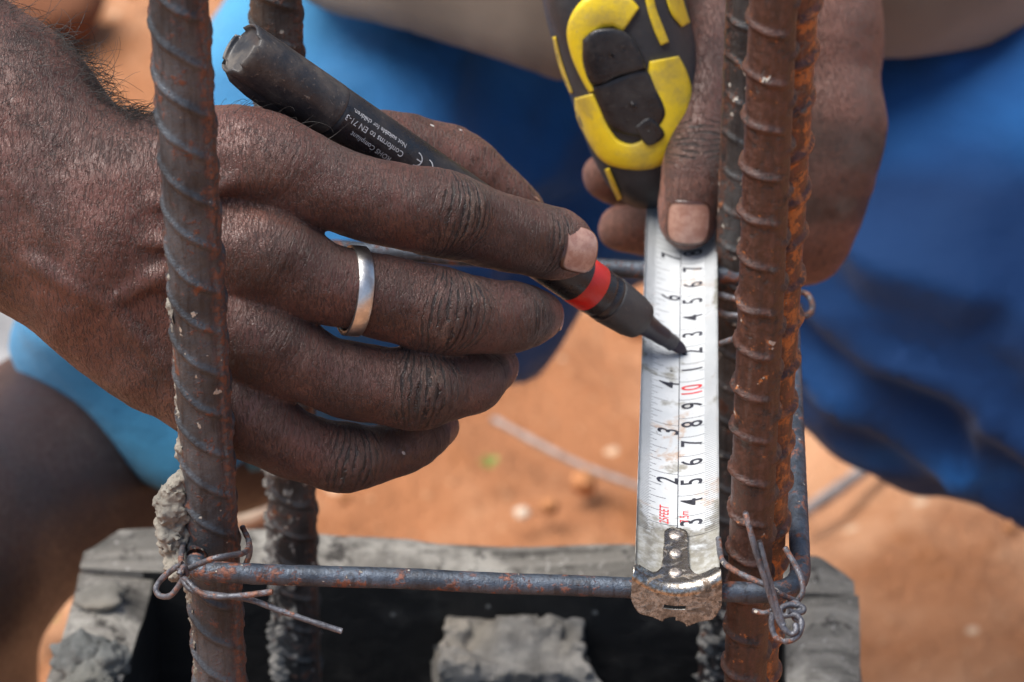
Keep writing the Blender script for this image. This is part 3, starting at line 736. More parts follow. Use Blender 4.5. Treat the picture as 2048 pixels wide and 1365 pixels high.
def text_mesh(txt, size, bold=.0, shear=0., xs_=1.):
    cu = bpy.data.curves.new('t', 'FONT'); cu.body = txt; cu.size = size; cu.offset = bold; cu.shear = shear; cu.resolution_u = 4
    cu.align_x = 'CENTER'; cu.align_y = 'CENTER'; cu.space_character = 1.02
    o = bpy.data.objects.new('t', cu); COL.objects.link(o); dg = bpy.context.evaluated_depsgraph_get(); dg.update()
    me = o.evaluated_get(dg).to_mesh(); bm = bmesh.new(); bm.from_mesh(me); o.evaluated_get(dg).to_mesh_clear()
    bpy.data.objects.remove(o); bpy.data.curves.remove(cu)
    ys = [v.co.y for v in bm.verts]; xs2 = [v.co.x for v in bm.verts]
    for a, ax in ((ys, (0, 1, 0)), (xs2, (1, 0, 0))):
        q = min(a)
        while q < max(a):
            bmesh.ops.bisect_plane(bm, geom=bm.verts[:]+bm.edges[:]+bm.faces[:], plane_co=[q*c for c in ax], plane_no=ax); q += .0006
    cx = (min(xs2)+max(xs2))/2; cy = (min(ys)+max(ys))/2
    V = [((v.co.x-cx)*xs_, v.co.y-cy) for v in bm.verts]; F = [[v.index for v in f.verts] for f in bm.faces]; bm.free(); return V, F
def print_text(txt, xc, tc, size, mb, bold=0.0001, xs_=1.):
    V, F = text_mesh(txt, size, bold, 0, xs_)                 # reading direction = along the blade, up = towards -x
    mb.add([bl(xc-v, tc+u, .00007) for u, v in V], F)
CM = .01*PX; IN = .0254*PX
nb, nr = MB(), MB()
for n in range(3, 19):
    s = str(n) if n < 10 else ('10' if n == 10 else str(n-10))
    if n == 10: print_text('10', .0040, n*CM-.0048, .0094, nr, .0001, .70)
    else: print_text(s, .0041, n*CM-.0036, .0094, nb, .0001, .80)
for n in range(2, 8): print_text(str(n), -.0033, n*IN-.0038, .0094, nb, .0001, .80)
print_text('25FEET', -.0041, .0320, .0040, nr, .00003, .74)
print_text('7.5m', .0020, .0316, .0038, nr, .00003, .80)
V, F = lump((0, 0, 0), .0005, 2, .3, 2, 2, (1, 1, .1)); mb_ = MB()
tag(nb.build('black_numerals', MAT_INK, blade, smooth=False), kind='stuff'); tag(nr.build('red_numerals', MAT_INKR, blade, smooth=False), kind='stuff')
tk = MB()
def tick(x0, x1, t, wd):
    m = max(int(abs(x1-x0)/.0008), 2); q = np.linspace(x0, x1, m+1)
    V = [bl(x, t+s*wd/2, .00005) for x in q for s in (-1, 1)]; tk.add(V, [(2*i, 2*i+1, 2*i+3, 2*i+2) for i in range(m)])
for i in range(20, 200):                                     # millimetres on the right
    L = .0118 if i % 10 else 0
    tick(.0 if i % 10 == 0 else (.0066 if i % 5 == 0 else .0080), HW*.995, i*.001*PX, .00021)
for i in range(26, 32*8):                                    # thirty-seconds of an inch on the left
    if i % 32 == 0: x = 0.
    elif i % 16 == 0: x = -.0036
    elif i % 8 == 0: x = -.0052
    elif i % 4 == 0: x = -.0068
    elif i % 2 == 0: x = -.0082
    else: x = -.0088
    tick(x, -HW*.995, i*IN/32, .00020)
q = np.arange(.024, .21, .004); tk.add([bl(s*.00013, t, .00005) for t in q for s in (-1, 1)], [(2*i, 2*i+1, 2*i+3, 2*i+2) for i in range(len(q)-1)])
a = np.arange(14)*2*math.pi/14; tk.add([bl(-.0026+.0004*math.cos(t), 4*IN+.0045+.0004*math.sin(t), .00005) for t in a], [tuple(range(14))])
tag(tk.build('scale_lines', MAT_INK, blade, smooth=False), kind='stuff')

# hook: tongue under three rivets, smile-shaped bend, front plate hanging over the stirrup
def hook_pt(a, s, off=0.):
    """a in -1..1 across, s metres: >0 back along the blade, <0 down the front plate"""
    hw = .0129; x = a*hw; dip = .0046*(a*a)                   # raised edges
    R = .0022; c = bl(0, T0)
    z0 = c[2]+.00035+off
    if s >= 0: dy, dz = s, 0.
    else:
        ang = min(-s/R, math.pi/2*.94); rest = max(-s-R*math.pi/2*.94, 0)
        dy = -R*math.sin(ang)-rest*math.cos(ang); dz = -(R-R*math.cos(ang))-rest*math.sin(ang)
        k = min(rest/.011, 1.); dip = dip*(1-.75*k); x *= 1+.03*k
        dy -= off*.9; 
    dy -= .0012*(1-a*a)
    return c+bside*x+bdir*dy+np.array([0, 0, .00035+off*(1 if s >= 0 else .2)+dz+dip])
def hook_sheet():
    S_ = np.concatenate([np.linspace(.0275, .0004, 56), np.linspace(0, -.0032, 12), np.linspace(-.0035, -.0185, 64)]); A = np.linspace(-1, 1, 105)
    keep = lambda a, s: True
    def inside(a, s):
        if s > 0:                                             # shoulders then tongue
            if s < .0022: return abs(a) < .97-.1*max(s-.0012, 0)/.001
            w_ = .32+.25*math.exp(-(s-.0022)/.0020)-.05*s/.025
            if s > .0232: w_ = .27*math.sqrt(max(1-((s-.0232)/.0040)**2, 0))+.01
            return abs(a+.03) < w_
        d = -s
        if abs(a+.02) < .24 and .0068 < d < .0081: return False      # slot
        low = .0128+.0009*math.cos(a*5)+(.0006 if a > 0 else -.0004)
        if abs(a) > .72: low -= .0045*((abs(a)-.72)/.28)**2
        if abs(a+.02) < .26: low -= .0026*math.cos((a+.02)/.26*math.pi/2)**.6     # bottom notch
        return d < low
    V = np.array([hook_pt(a, s) for s in S_ for a in A]); V[:, 2] += fbm(V*200, 2, 2)*.00010
    G = grid_faces(len(S_), len(A)); F = []
    for q in G:
        i, j = q[0]//len(A), q[0] % len(A); a = (A[j]+A[j+1])/2; s = (S_[i]+S_[i+1])/2
        if inside(a, s): F.append([int(t) for t in q])
    used = sorted({i for f in F for i in f}); mp = {u: k for k, u in enumerate(used)}
    front = np.array([1. if S_[u//len(A)] < -.0035 else 0. for u in used])
    o = mesh_obj('hook', V[used], [[mp[i] for i in f] for f in F], MAT_HOOK, tape, attrs={'front': front})
    sm = o.modifiers.new('s', 'SOLIDIFY'); sm.thickness = .0007; sm.offset = 1
    for s, r in ((.0232, .0021), (.0140, .0019), (.0045, .0020)):
        c = hook_pt(-.03, s, .0008); mb = MB(); A_ = c-np.array([0, 0, .0003]); B_ = c+np.array([0, 0, 1.])
        v, f = lathe(A_, B_, [(0, r*1.12), (.0005, r*1.05), (.0009, r*.85), (.0011, r*.45), (.00105, .0001)], 20, hint=(0, 1, 0)); v[:, 2] += fbm(v*1800, 2, int(s*1e4))*.00010
        mb.add(v, f); mb.build('rivet', MAT_RIVET, o)
hook_sheet()

# ------------------------------------------------------------------ tape measure case
CC = np.array([1262., 128.]); ca = math.radians(-15.5); dv = np.array([math.sin(-ca), math.cos(ca)]); du = np.array([dv[1], -dv[0]])
HU, HV, DC, HD = 136., 292., 1.040, .033
def cuv(px, py): p = np.array([px, py])-CC; return np.dot(p, du)/HU, np.dot(p, dv)/HV
def cpt(u, v, w_):
    q = CC+du*u*HU*(1-.10*v)+dv*v*HV; return W(q[0], q[1], DC+HD*.2+.012*v-HD*w_*(1-.12*v))
def csurf(px, py, up=0.):
    p = np.array([px, py])-CC; v = np.dot(p, dv)/HV; u = np.dot(p, du)/(HU*(1-.10*v))
    w_ = max(1-abs(u)**3.5-abs(v)**3.5, .0)**(1/3.5); return W(px, py, DC+HD*.2+.012*v-HD*w_*(1-.12*v)-up)
def build_case():
    nu, nv = 72, 48; V = []
    for i in range(nu):
        a = i*2*math.pi/nu
        for j in range(nv):
            b = -math.pi/2+math.pi*j/(nv-1); e = 2/3.5
            sg = lambda x: math.copysign(abs(x)**e, x)
            V.append(cpt(sg(math.cos(b))*sg(math.cos(a)), sg(math.cos(b))*sg(math.sin(a)), sg(math.sin(b))))
    mesh_obj('case', V, grid_faces(nu, nv, cu=True), MAT_CASE, tape)
    # lip at the mouth where the blade comes out
    def band(pts, h, name, mat, n=12, parent=tape):
        P = catmull(np.array(pts, float), 8); V = []
        T = np.gradient(P[:, :2], axis=0); T /= np.linalg.norm(T, axis=1)[:, None]; Nn = np.stack([-T[:, 1], T[:, 0]], 1)
        for i in range(len(P)):
            for k in range(n):
                a = 2*math.pi*k/n; cx = math.copysign(abs(math.cos(a))**.6, math.cos(a)); sy = math.copysign(abs(math.sin(a))**.6, math.sin(a))
                x, y = P[i, :2]+Nn[i]*P[i, 2]*cx; V.append(csurf(x, y, h*sy))
        F = [list(q) for q in grid_faces(len(P), n, cv=True)]; F += [list(range(n)), list(range(len(V)-n, len(V)))[::-1]]
        return mesh_obj(name, V, F, mat, parent)
    band([(1262, 40, 30), (1230, 20, 36), (1190, 26, 36), (1163, 62, 30), (1158, 110, 16), (1172, 160, 8), (1184, 184, 6)], .0016, 'yellow_frame', MAT_YEL)
    band([(1168, 192, 20), (1178, 228, 26), (1196, 268, 26), (1222, 302, 27), (1262, 314, 26), (1300, 306, 32), (1328, 280, 36), (1345, 240, 36), (1342, 195, 44), (1334, 150, 40), (1328, 118, 30)], .0017, 'yellow_frame', MAT_YEL)
    band([(1296, -20, 9), (1304, 20, 9), (1318, 60, 10), (1330, 88, 9)], .0013, 'yellow_stripe', MAT_YEL)
    band([(1344, -20, 16), (1356, 20, 16), (1372, 50, 10)], .0013, 'yellow_stripe', MAT_YEL)
    band([(1108, 74, 3.5), (1116, 110, 4), (1128, 150, 4), (1143, 188, 3)], .0018, 'yellow_stripe', MAT_YEL)
    band([(1214, 338, 5), (1226, 368, 5.5), (1240, 400, 5)], .0018, 'yellow_stripe', MAT_YEL)
    def pad(outline, h, name, mat):
        O = catmull(np.array(outline+[outline[0]], float), 6)[:-1]; c = O.mean(0); V = []; rs = [1.0, 1.0, .97, .92, .8, .6, .4, .2, .04]; hs = [-.002, h*.5, h*.85, h, h*1.03, h*1.05, h*1.05, h*1.05, h*1.05]
        for r, hh in zip(rs, hs):
            for p in O: q = c+(p-c)*r; V.append(csurf(q[0], q[1], hh))
        F = [list(q) for q in grid_faces(len(rs), len(O), cv=True)]; F.append(list(range((len(rs)-1)*len(O), len(rs)*len(O))))
        mesh_obj(name, V, F, mat, tape)
    pad([(1165, 80), (1190, 60), (1235, 58), (1268, 80), (1290, 130), (1286, 140), (1240, 152), (1188, 172), (1166, 130)], .0030, 'lock_button', MAT_BUTTON)
    pad([(1184, 176), (1238, 153), (1290, 140), (1312, 176), (1332, 222), (1322, 250), (1302, 268), (1266, 272), (1222, 256), (1198, 215)], .0020, 'lock_button', MAT_BUTTON)
    pad([(1268, 255), (1300, 236), (1330, 270), (1296, 292)], .0026, 'thumb_catch', MAT_BUTTON)
build_case()

# ------------------------------------------------------------------ marker pen
TIP = np.array(bl((Wz(1371, 706, ZS+.0037)[0]-bl(0, .118)[0]), Wz(1371, 706, ZS+.0037)[1]-Y0, .0002))
TAIL = W(478, 95, .872)
MA = (TIP-TAIL); ML = np.linalg.norm(MA); mt = MA/ML; toC = np.array([0, 0, CAMZ])-(TAIL+TIP)/2; toC /= np.linalg.norm(toC)
mn1 = toC-mt*np.dot(toC, mt); mn1 /= np.linalg.norm(mn1); mn2 = np.cross(mt, mn1)
def frac(px, py):
    """distance along the pen whose image is nearest (px,py)"""
    s = np.linspace(0, ML, 400); P = TAIL+mt*s[:, None]; c = P-np.array([0, 0, CAMZ]); D = c[:, 1]*CP-c[:, 2]*SP
    x = 1024+c[:, 0]*FPX/D; y = 682.5-(c[:, 1]*SP+c[:, 2]*CP)*FPX/D; return s[np.argmin((x-px)**2+(y-py)**2)]
def rad(px_, s): D = .872+(.974-.872)*s/ML; return px_*D/FPX
marker = empty('marker_pen', TAIL, 'dusty black permanent marker with a red band, its inky tip touching the tape', 'marker pen')
s1 = frac(660, 218); s2 = frac(1152, 557); s3 = frac(1184, 574); s4 = frac(1207, 592); s5 = frac(1281, 641); s6 = frac(1329, 680); s7 = frac(1345, 690)
def lth(prof, name, mat, n=64, parent=marker): V, F = lathe(TAIL, TIP, [(s, rad(r, s)) for s, r in prof], n, mn1); return mesh_obj(name, V, F, mat, parent)
def build_cap():
    # cap with a crenellated open end and a flat clip keel underneath
    n = 96; prof = []
    for s in np.linspace(0, s1, 30): prof.append((s, 58-1.2*s/s1))
    V = []; F = []
    def ring(s, rpx, cren=False):
        for i in range(n):
            a = i*2*math.pi/n; ss = s
            if cren:
                for c0 in (-.62, .72, 2.2, 3.7): 
                    if abs((a-c0+math.pi) % (2*math.pi)-math.pi) < .17: ss = s+.0015
            V.append(TAIL+mt*ss+rad(rpx, s)*(math.cos(a)*mn1+math.sin(a)*mn2))
    ring(.0020, 20); ring(.0019, 46, False); ring(.0017, 49, False); ring(.0010, 50, True); ring(0, 52, True); ring(.0004, 56, True); ring(.0018, 58, True)
    rows = 6
    for s, r in prof[2:]: ring(s+.0022*(1-s/s1), r); rows += 1
    ring(s1+.0002, 56.2); ring(s1+.0003, 54); rows += 2
    F = [list(q) for q in grid_faces(rows, n, cv=True)]; F.append(list(range(n)))
    cap = mesh_obj('cap', V, F, MAT_CAP, marker)
    # keel
    mb = MB(); a0 = math.radians(0)
    dn = -(mn2 if np.dot(mn2, np.array([0, 0, 1])) > 0 else -mn2)          # lower side in the picture
    ang = .25
    dd = dn*math.cos(ang)+mn1*(-math.sin(ang)); sd2 = np.cross(mt, dd)
    P = []
    for s, h in ((.0008, .0), (.003, .0013), (.010, .0022), (s1*.5, .0022), (s1*.9, .0012), (s1*.98, .0)):
        for wd, hh in ((-.0042, -.0015), (-.0036, h), (.0036, h), (.0042, -.0015)):
            P.append(TAIL+mt*s+dd*(rad(57, s)-.0004+hh)+sd2*wd)
    mb.add(P, [list(q) for q in grid_faces(6, 4)]); mb.build('clip', MAT_CAP, cap)
build_cap()
lth([(s1-.002, 53), (s1+.0004, 54.5), (s1+.0006, 56), (s1+.002, 56), (s1+(s2-s1)*.5, 54), (s2, 51.5)], 'barrel', MAT_BARREL)
lth([(s2-.0002, 51.2), (s2, 51.9), ((s2+s3)/2, 51.7), (s3, 51.2), (s3+.0002, 50.8)], 'red_band', MAT_RED)
lth([(s3, 50.8), (s4-.002, 49.8), (s4-.0014, 49.6), (s4-.001, 47.5), (s4-.0005, 47.5), (s4, 49.8), (s4+.001, 50.2), (s4+.0018, 49.6), (s4+.0022, 48.6)], 'collar', MAT_BARREL)
lth([(s4+.0020, 47), (s4+.0022, 50), (s4+.003, 50.5), (s5-.0035, 45), (s5-.0028, 43), (s5-.0018, 42.5), (s5-.0016, 41), (s5-.0003, 40), (s5, 37), (s5+.0002, 29)], 'grip', MAT_GRIP)
lth([(s5-.0005, 31), (s5+.0006, 29), (s5+(s6-s5)*.3, 23), (s5+(s6-s5)*.6, 20), (s6-.001, 19), (s6, 18), (s6+.0003, 17), (s7, 16.5), (s7+.0003, 14)], 'neck', MAT_NECK)
lth([(s7-.001, 14), (s7+.0002, 14.5), (s7+(ML-s7)*.5, 12), (ML-.0018, 9), (ML-.0006, 5), (ML, 1.5), (ML, .1)], 'nib', MAT_NIB, 24)
# small print wound round the barrel (reads from the tip side towards the cap)
def barrel_text(txt, px, py, size, mb, bold=0.00002):
    """centre of the line at picture point; text runs from tip side towards the cap"""
    V, F = text_mesh(txt, size, bold); sc = frac(px, py); P = TAIL+mt*sc; c = P-np.array([0, 0, CAMZ]); D = c[1]*CP-c[2]*SP
    x = 1024+c[0]*FPX/D; y = 682.5-(c[1]*SP+c[2]*CP)*FPX/D
    ax2 = np.array([mt[0], mt[1]*SP+mt[2]*CP]); ax2 = np.array([ax2[0], -ax2[1]]); ax2 /= np.linalg.norm(ax2); nrm = np.array([ax2[1], -ax2[0]])   # picture up-right normal
    off = np.dot(np.array([px-x, py-y]), nrm)*D/FPX
    up3 = np.array([nrm[0], -nrm[1]*SP, -nrm[1]*CP])                 # that normal in space
    sgn = 1 if np.dot(up3, mn2) > 0 else -1
    R = rad(55, sc)+.00006; a0 = math.asin(max(min(off/R, .98), -.98))
    out = []
    for u, v in V:
        s = sc-u; a = a0-v/R; r2 = rad(56-2.2*(s-s1)/max(s2-s1, 1e-6)*1.0, s)+.00010
        out.append(TAIL+mt*s+r2*(math.cos(a)*mn1+sgn*math.sin(a)*mn2))
    mb.add(out, F)
pm = MB()
barrel_text('Not suitable for children.', 740, 244, .00205, pm, .00001)
barrel_text('Conforms to EN 71-3', 728, 258, .00255, pm, .00001)
barrel_text('ROHS Compliant', 720, 277, .0022, pm, .00001)
pm.build('white_print', MAT_PRINT_W, bpy.data.objects['barrel'], smooth=False)
def ce_mark():
    mb = MB(); sgnref = None
    def arc(cs, ca_, R_, a0, a1, wd, n=18, bar=None):
        pts = []
        for t in np.linspace(a0, a1, n):
            for rr in (R_-wd/2, R_+wd/2): pts.append((cs+rr*math.cos(t), ca_+rr*math.sin(t)))
        return pts, [(2*i, 2*i+1, 2*i+3, 2*i+2) for i in range(n-1)]
    out = []
    for cx, e in ((-.0022, 0), (.0022, 1)):
        p, f = arc(cx, 0, .0021, math.pi*.5, math.pi*1.5, .00042); out.append((p, f))
        if e: out.append(([(cx-.0021, -.0002), (cx-.0021, .0002), (cx-.0002, .0002), (cx-.0002, -.0002)], [(0, 1, 2, 3)]))
    R0 = frac(818, 316); up3 = mn2 if np.dot(mn2, [0, 0, 1]) > 0 else -mn2
    for p, f in out:
        V = []
        for u, v in p:
            s = R0-u; r2 = rad(56-2.2*(s-s1)/(s2-s1), s)+.00012; a = .28-v/r2; V.append(TAIL+mt*s+r2*(math.cos(a)*mn1+math.sin(a)*up3))
        mb.add(V, f)
    mb.build('ce_mark', MAT_PRINT_W, bpy.data.objects['barrel'], smooth=False)
ce_mark()
# ------------------------------------------------------------------ the worker
person = empty('person', (.03, 1.42, 0), 'squatting person in blue shorts and brown shirt, holding a marker and a tape measure', 'person')
BV, BF, BAT, BMI, BN = [], [], {k: [] for k in ('ku', 'kv', 'km', 'pale', 'tone', 'edge', 'fid')}, [], 0
def addbody(V, Q, at=None, mi=0):
    global BN
    BV.append(V); BF.append(np.asarray(Q)+BN); BMI.append(np.full(len(Q), mi)); n = len(V)
    for k in BAT: BAT[k].append(np.asarray(at[k]) if at and k in at else np.zeros(n))
    BN += n
def chainpts(rows): return [list(C3(x, y, D))+[r*D/FPX] for x, y, D, r in rows]

# right hand (holds the marker), modelled in its own viewer-aligned frame
FING = {
 'index': dict(rows=[(470, 300, .872, 84), (560, 330, .872, 88), (650, 372, .874, 84), (735, 397, .878, 78), (815, 415, .884, 80), (882, 428, .892, 84), (945, 446, .900, 77), (1015, 468, .909, 74), (1075, 480, .917, 71), (1110, 489, .922, 68), (1128, 494, .926, 60)], pip=5, dip=8),
 'middle': dict(rows=[(470, 490, .873, 86), (560, 520, .873, 88), (640, 562, .876, 80), (710, 580, .879, 75), (765, 592, .882, 76), (832, 611, .886, 81), (882, 622, .889, 84), (940, 629, .894, 75), (1000, 634, .902, 69), (1032, 634, .908, 66), (1062, 634, .924, 56), (1080, 634, .938, 47)], pip=6, dip=9),
 'ring': dict(rows=[(460, 660, .878, 82), (560, 702, .879, 82), (640, 742, .882, 70), (705, 760, .885, 71), (770, 772, .889, 74), (832, 778, .892, 80), (890, 773, .897, 68), (935, 766, .904, 63), (956, 760, .914, 57), (983, 740, .930, 45), (996, 732, .942, 40)], pip=5, dip=8),
 'pinky': dict(rows=[(455, 800, .884, 76), (535, 855, .886, 70), (590, 888, .889, 63), (640, 906, .892, 62), (688, 916, .895, 68), (745, 912, .900, 57), (800, 897, .906, 52), (838, 880, .915, 47), (866, 862, .928, 42), (880, 853, .940, 38)], pip=4, dip=7),
}
H = .00072
LO, HI = C3(-330, 1040, .90), C3(1220, -140, .90); LO[2] = -.972; HI[2] = -.825
base = Field(LO, HI, H)
def fcone(F_, a, b, k=.006): A = chainpts([a, b]); F_.cone(A[0][:3], A[1][:3], A[0][3], A[1][3], k)
# forearm and wrist
for a, b in (((205, 395, .882, 145), (10, 220, .890, 166)), ((10, 220, .890, 166), (-300, -30, .900, 200)),
             ((185, 545, .884, 140), (20, 425, .890, 170)), ((20, 425, .890, 170), (-330, 160, .900, 220)),
             ((205, 470, .882, 150), (10, 310, .888, 190))):
    fcone(base, a, b, .010)
# metacarpals and the body of the palm
for a, b in (((215, 395, .886, 138), (520, 318, .876, 90)), ((230, 455, .886, 140), (520, 498, .876, 90)), ((225, 520, .888, 140), (520, 680, .881, 84)),
             ((210, 575, .890, 130), (500, 835, .889, 74)), ((230, 400, .900, 140), (520, 420, .893, 110)), ((240, 520, .902, 140), (510, 640, .898, 110)),
             ((260, 620, .904, 120), (500, 780, .900, 80))):
    fcone(base, a, b, .009)
# heel of the hand and little-finger edge
fcone(base, (250, 660, .894, 98), (430, 800, .896, 92), .010); fcone(base, (130, 560, .892, 105), (300, 690, .894, 100), .010)
# thumb base and thumb behind the marker
fcone(base, (290, 345, .895, 105), (470, 300, .893, 88), .008)
TH = [(300, 350, .900, 100), (420, 312, .902, 88), (560, 300, .912, 84), (680, 300, .925, 80), (780, 302, .936, 76), (870, 318, .945, 72), (915, 335, .949, 72), (960, 368, .954, 66), (1005, 405, .960, 60), (1040, 432, .966, 52)]
thumb = Field(LO, HI, H); thumb.chain(chainpts(TH), .0015)
base.merge(thumb, .006)
# raised knuckle heads, tendons and veins
for x, y, D, r, z in ((552, 322, .8645, 60, 0), (535, 498, .8645, 60, 0), (520, 672, .8715, 54, 0), (505, 832, .8795, 46, 0)): base.ell(C3(x, y, D), np.array([r*1.25, r*.92, r*.74])*.87/FPX, .005)
for pts in ([(250, 420, .8655, 12), (400, 385, .8630, 11), (520, 345, .8630, 9)], [(255, 480, .8645, 9), (390, 490, .8635, 9), (520, 498, .8640, 9)], [(250, 530, .8655, 9), (380, 590, .8675, 8), (510, 665, .8705, 8)],
            [(60, 520, .8640, 9), (150, 570, .8655, 12), (215, 600, .8678, 13), (262, 575, .8673, 12), (330, 545, .8653, 11)], [(215, 600, .8682, 12), (280, 680, .8723, 11), (350, 760, .879, 8)],
            [(100, 480, .862, 8), (60, 390, .861, 8), (-60, 300, .864, 9)]):
    base.chain(chainpts([(x, y, D-.0005, r) for x, y, D, r in pts]), .0030)
fld = {}; axes = {}
for f, q in FING.items():
    fd = Field(LO, HI, H); Q = fd.chain(chainpts(q['rows']), .0012); fld[f] = fd; q['Q'] = Q
    # fuller flesh at the pads and a slight dorsal knob at the middle joint
    P = chainpts(q['rows']); pip = P[q['pip']]; fd.ell(np.array(pip[:3])+np.array([0, 0, pip[3]*.30]), np.array([pip[3]*1.10, pip[3]*.86, pip[3]*.80]), .004)
    nx = P[q['pip']-2]; fd.ell(np.array(nx[:3])+np.array([0, -nx[3]*.12, -nx[3]*.35]), np.array([nx[3]*1.3, nx[3]*.92, nx[3]*.9]), .004)
fld['middle'].F = np.minimum(fld['middle'].F, .02)
h_ = base
fl = [fld[k] for k in ('index', 'middle', 'ring', 'pinky')]
fa = fl[0]
for o in fl[1:]: fa.merge(o, .0012)
h_.merge(fa, .0052)
V, Q = h_.mesh(3); Nn = vnormals(V, Q)
if np.mean(Nn[:, 2][V[:, 2] > -.87]) < 0: Q = Q[:, ::-1]; Nn = -Nn
# per-vertex finger coordinates (millimetres) around the knuckles
n = len(V); ku = np.zeros(n); kv = np.zeros(n); km = np.zeros(n); tone = np.zeros(n); pale = np.zeros(n); fid = np.zeros(n); best = np.full(n, 9.)
for f, q in FING.items():
    A = q['Q']; P = A[:, :3]; L = np.r_[0, np.cumsum(np.linalg.norm(np.diff(P, axis=0), axis=1))]
    i0 = 6; step = 6
    d2 = np.full(n, 9.); ii = np.zeros(n, int)
    for i in range(i0, len(P)):
        d = np.linalg.norm(V-P[i], axis=1)-A[i, 3]; m = d < d2; d2[m] = d[m]; ii[m] = i
    T = np.gradient(P, axis=0); T /= np.linalg.norm(T, axis=1)[:, None]
    rel = V-P[ii]; along = (rel*T[ii]).sum(1); u = (L[ii]+along)*1000
    dors = np.array([0, 0, 1.])-T*T[:, 2:3]; dors /= np.linalg.norm(dors, axis=1)[:, None]; lat = np.cross(dors, T)
    a = np.arctan2((rel*lat[ii]).sum(1), (rel*dors[ii]).sum(1)); v = a*A[ii, 3]*1000
    for ji, st, wd in ((q['pip'], 1.0, 9.2), (q['dip'], .62, 6.0), (1, .28, 11.)):
        uj = L[min(ji*step, len(L)-1)]*1000; du_ = u-uj
        m_ = st*np.exp(-(np.abs(du_)/wd)**2.0)*np.exp(-(np.abs(a)/1.25)**4)
        if ji == q['pip']: m_ = np.maximum(m_, .0)
        w_ = (d2 < .0035) & (m_ > km) & (d2 <= best+.001); fid = np.where(w_, {'index': 1., 'middle': 2., 'ring': 3., 'pinky': 4.}[f]+ji*.37, fid)
        if f == 'pinky': m_ = m_*.7
        km = np.where(w_, m_, km); ku = np.where(w_, du_+{'index': 0, 'middle': 37.3, 'ring': 71.1, 'pinky': 113.7}[f]*0, ku); kv = np.where(w_, v, kv)
    best = np.minimum(best, d2)
    pm_ = np.clip((np.abs(a)-1.75)/.8, 0, 1)*(d2 < .003)*(u > L[12]*1000); pale = np.maximum(pale, pm_*.55)
    tipm = np.clip((u-L[-10]*1000)/5., 0, 1)*(d2 < .003); pale = np.maximum(pale, tipm*(.22 if f == 'index' else .45))
# real relief: shallow folds at the knuckles plus soft unevenness everywhere
s = ku*(1+.0045*kv**2)
fold = vnoise(np.stack([s*.50, kv*.07, np.zeros(n)+np.round(best*0)], 1), 5)
V = V+Nn*((-.00055*np.exp(-(fold/.16)**2)*km)+fbm(V*170, 3, 2)*.00026+fbm(V*60, 2, 9)*.00045+km*vnoise(V*420, 8)*.00016)[:, None]
# darker tone painted for the shade in the valleys between the finger roots
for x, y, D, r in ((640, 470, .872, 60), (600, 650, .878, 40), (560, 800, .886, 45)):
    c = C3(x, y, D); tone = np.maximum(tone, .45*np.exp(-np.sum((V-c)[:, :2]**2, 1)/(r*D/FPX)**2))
c = C3(760, 560, .88); 
pg = C3(180, 660, .89); tone = np.clip(tone, 0, 1)
th_axis = np.array([r[:3] for r in chainpts(TH)]); dth = np.min(np.stack([np.linalg.norm(V-p, axis=1) for p in th_axis[-5:]]), 0)
pale = np.maximum(pale, .30*np.clip((.018-dth)/.008, 0, 1)*(V[:, 2] < -.925))
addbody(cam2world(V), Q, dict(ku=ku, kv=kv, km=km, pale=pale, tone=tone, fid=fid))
HANDV, HANDN = V.copy(), Nn.copy()

def nail(cx, cy, D, tdir, ndir, halfw, a0, a1, R, lift=.0003):
    """nail plate on a fingertip: cylinder patch round the tip axis; a along the finger"""
    c = C3(cx, cy, D); t = np.array(tdir, float); t /= np.linalg.norm(t); nn = np.array(ndir, float); nn -= t*np.dot(nn, t); nn /= np.linalg.norm(nn); b = np.cross(t, nn)
    G = 25; V = []; E = []
    for i in range(G):
        for j in range(G):
            p, q = 2*i/(G-1)-1, 2*j/(G-1)-1
            m = max(abs(p), abs(q)); l = (abs(p)**4.2+abs(q)**4.2)**(1/4.2) if m > 0 else 1; k = m/l if l > 0 else 1
            p2, q2 = p*k, q*k; rho = m
            ang = q2*halfw/R; aa = (a0+a1)/2+p2*(a1-a0)/2
            rr = R+lift-.0009*(max(aa-(a0+a1)/2, 0)/((a1-a0)/2))**2-.0006*max(rho-.93, 0)/.07
            V.append(c+t*aa+rr*(math.cos(ang)*nn+math.sin(ang)*b)); E.append(rho)
    Q_ = grid_faces(G, G); V = np.array(V); addbody(cam2world(V), Q_, dict(edge=E), 1); return V
r_ = lambda px, D: px*D/FPX
def unit(a, b): d = np.array(b)-np.array(a); return d/np.linalg.norm(d)
ti = unit(C3(1085, 482, .912), C3(1130, 496, .930))
nail(1118, 498, .9212, (.80, -.16, -.58), (.47, .01, .87), .0082, -.0054, .0082, r_(66, .921), .0004)
nail(1072, 636, .930, unit(C3(1055, 636, .918), C3(1076, 634, .940)), (1, .1, .45), .0052, -.003, .007, r_(52, .93))
nail(988, 742, .934, unit(C3(972, 752, .920), C3(990, 738, .942)), (1, .35, .35), .0045, -.003, .006, r_(45, .93))
nail(866, 865, .932, unit(C3(850, 876, .92), C3(872, 860, .940)), (1, .1, .3), .0042, -.003, .006, r_(41, .93))
nail(1022, 418, .961, unit(C3(1000, 400, .958), C3(1040, 432, .966)), (.5, .85, .3), .0055, -.004, .006, r_(56, .96))

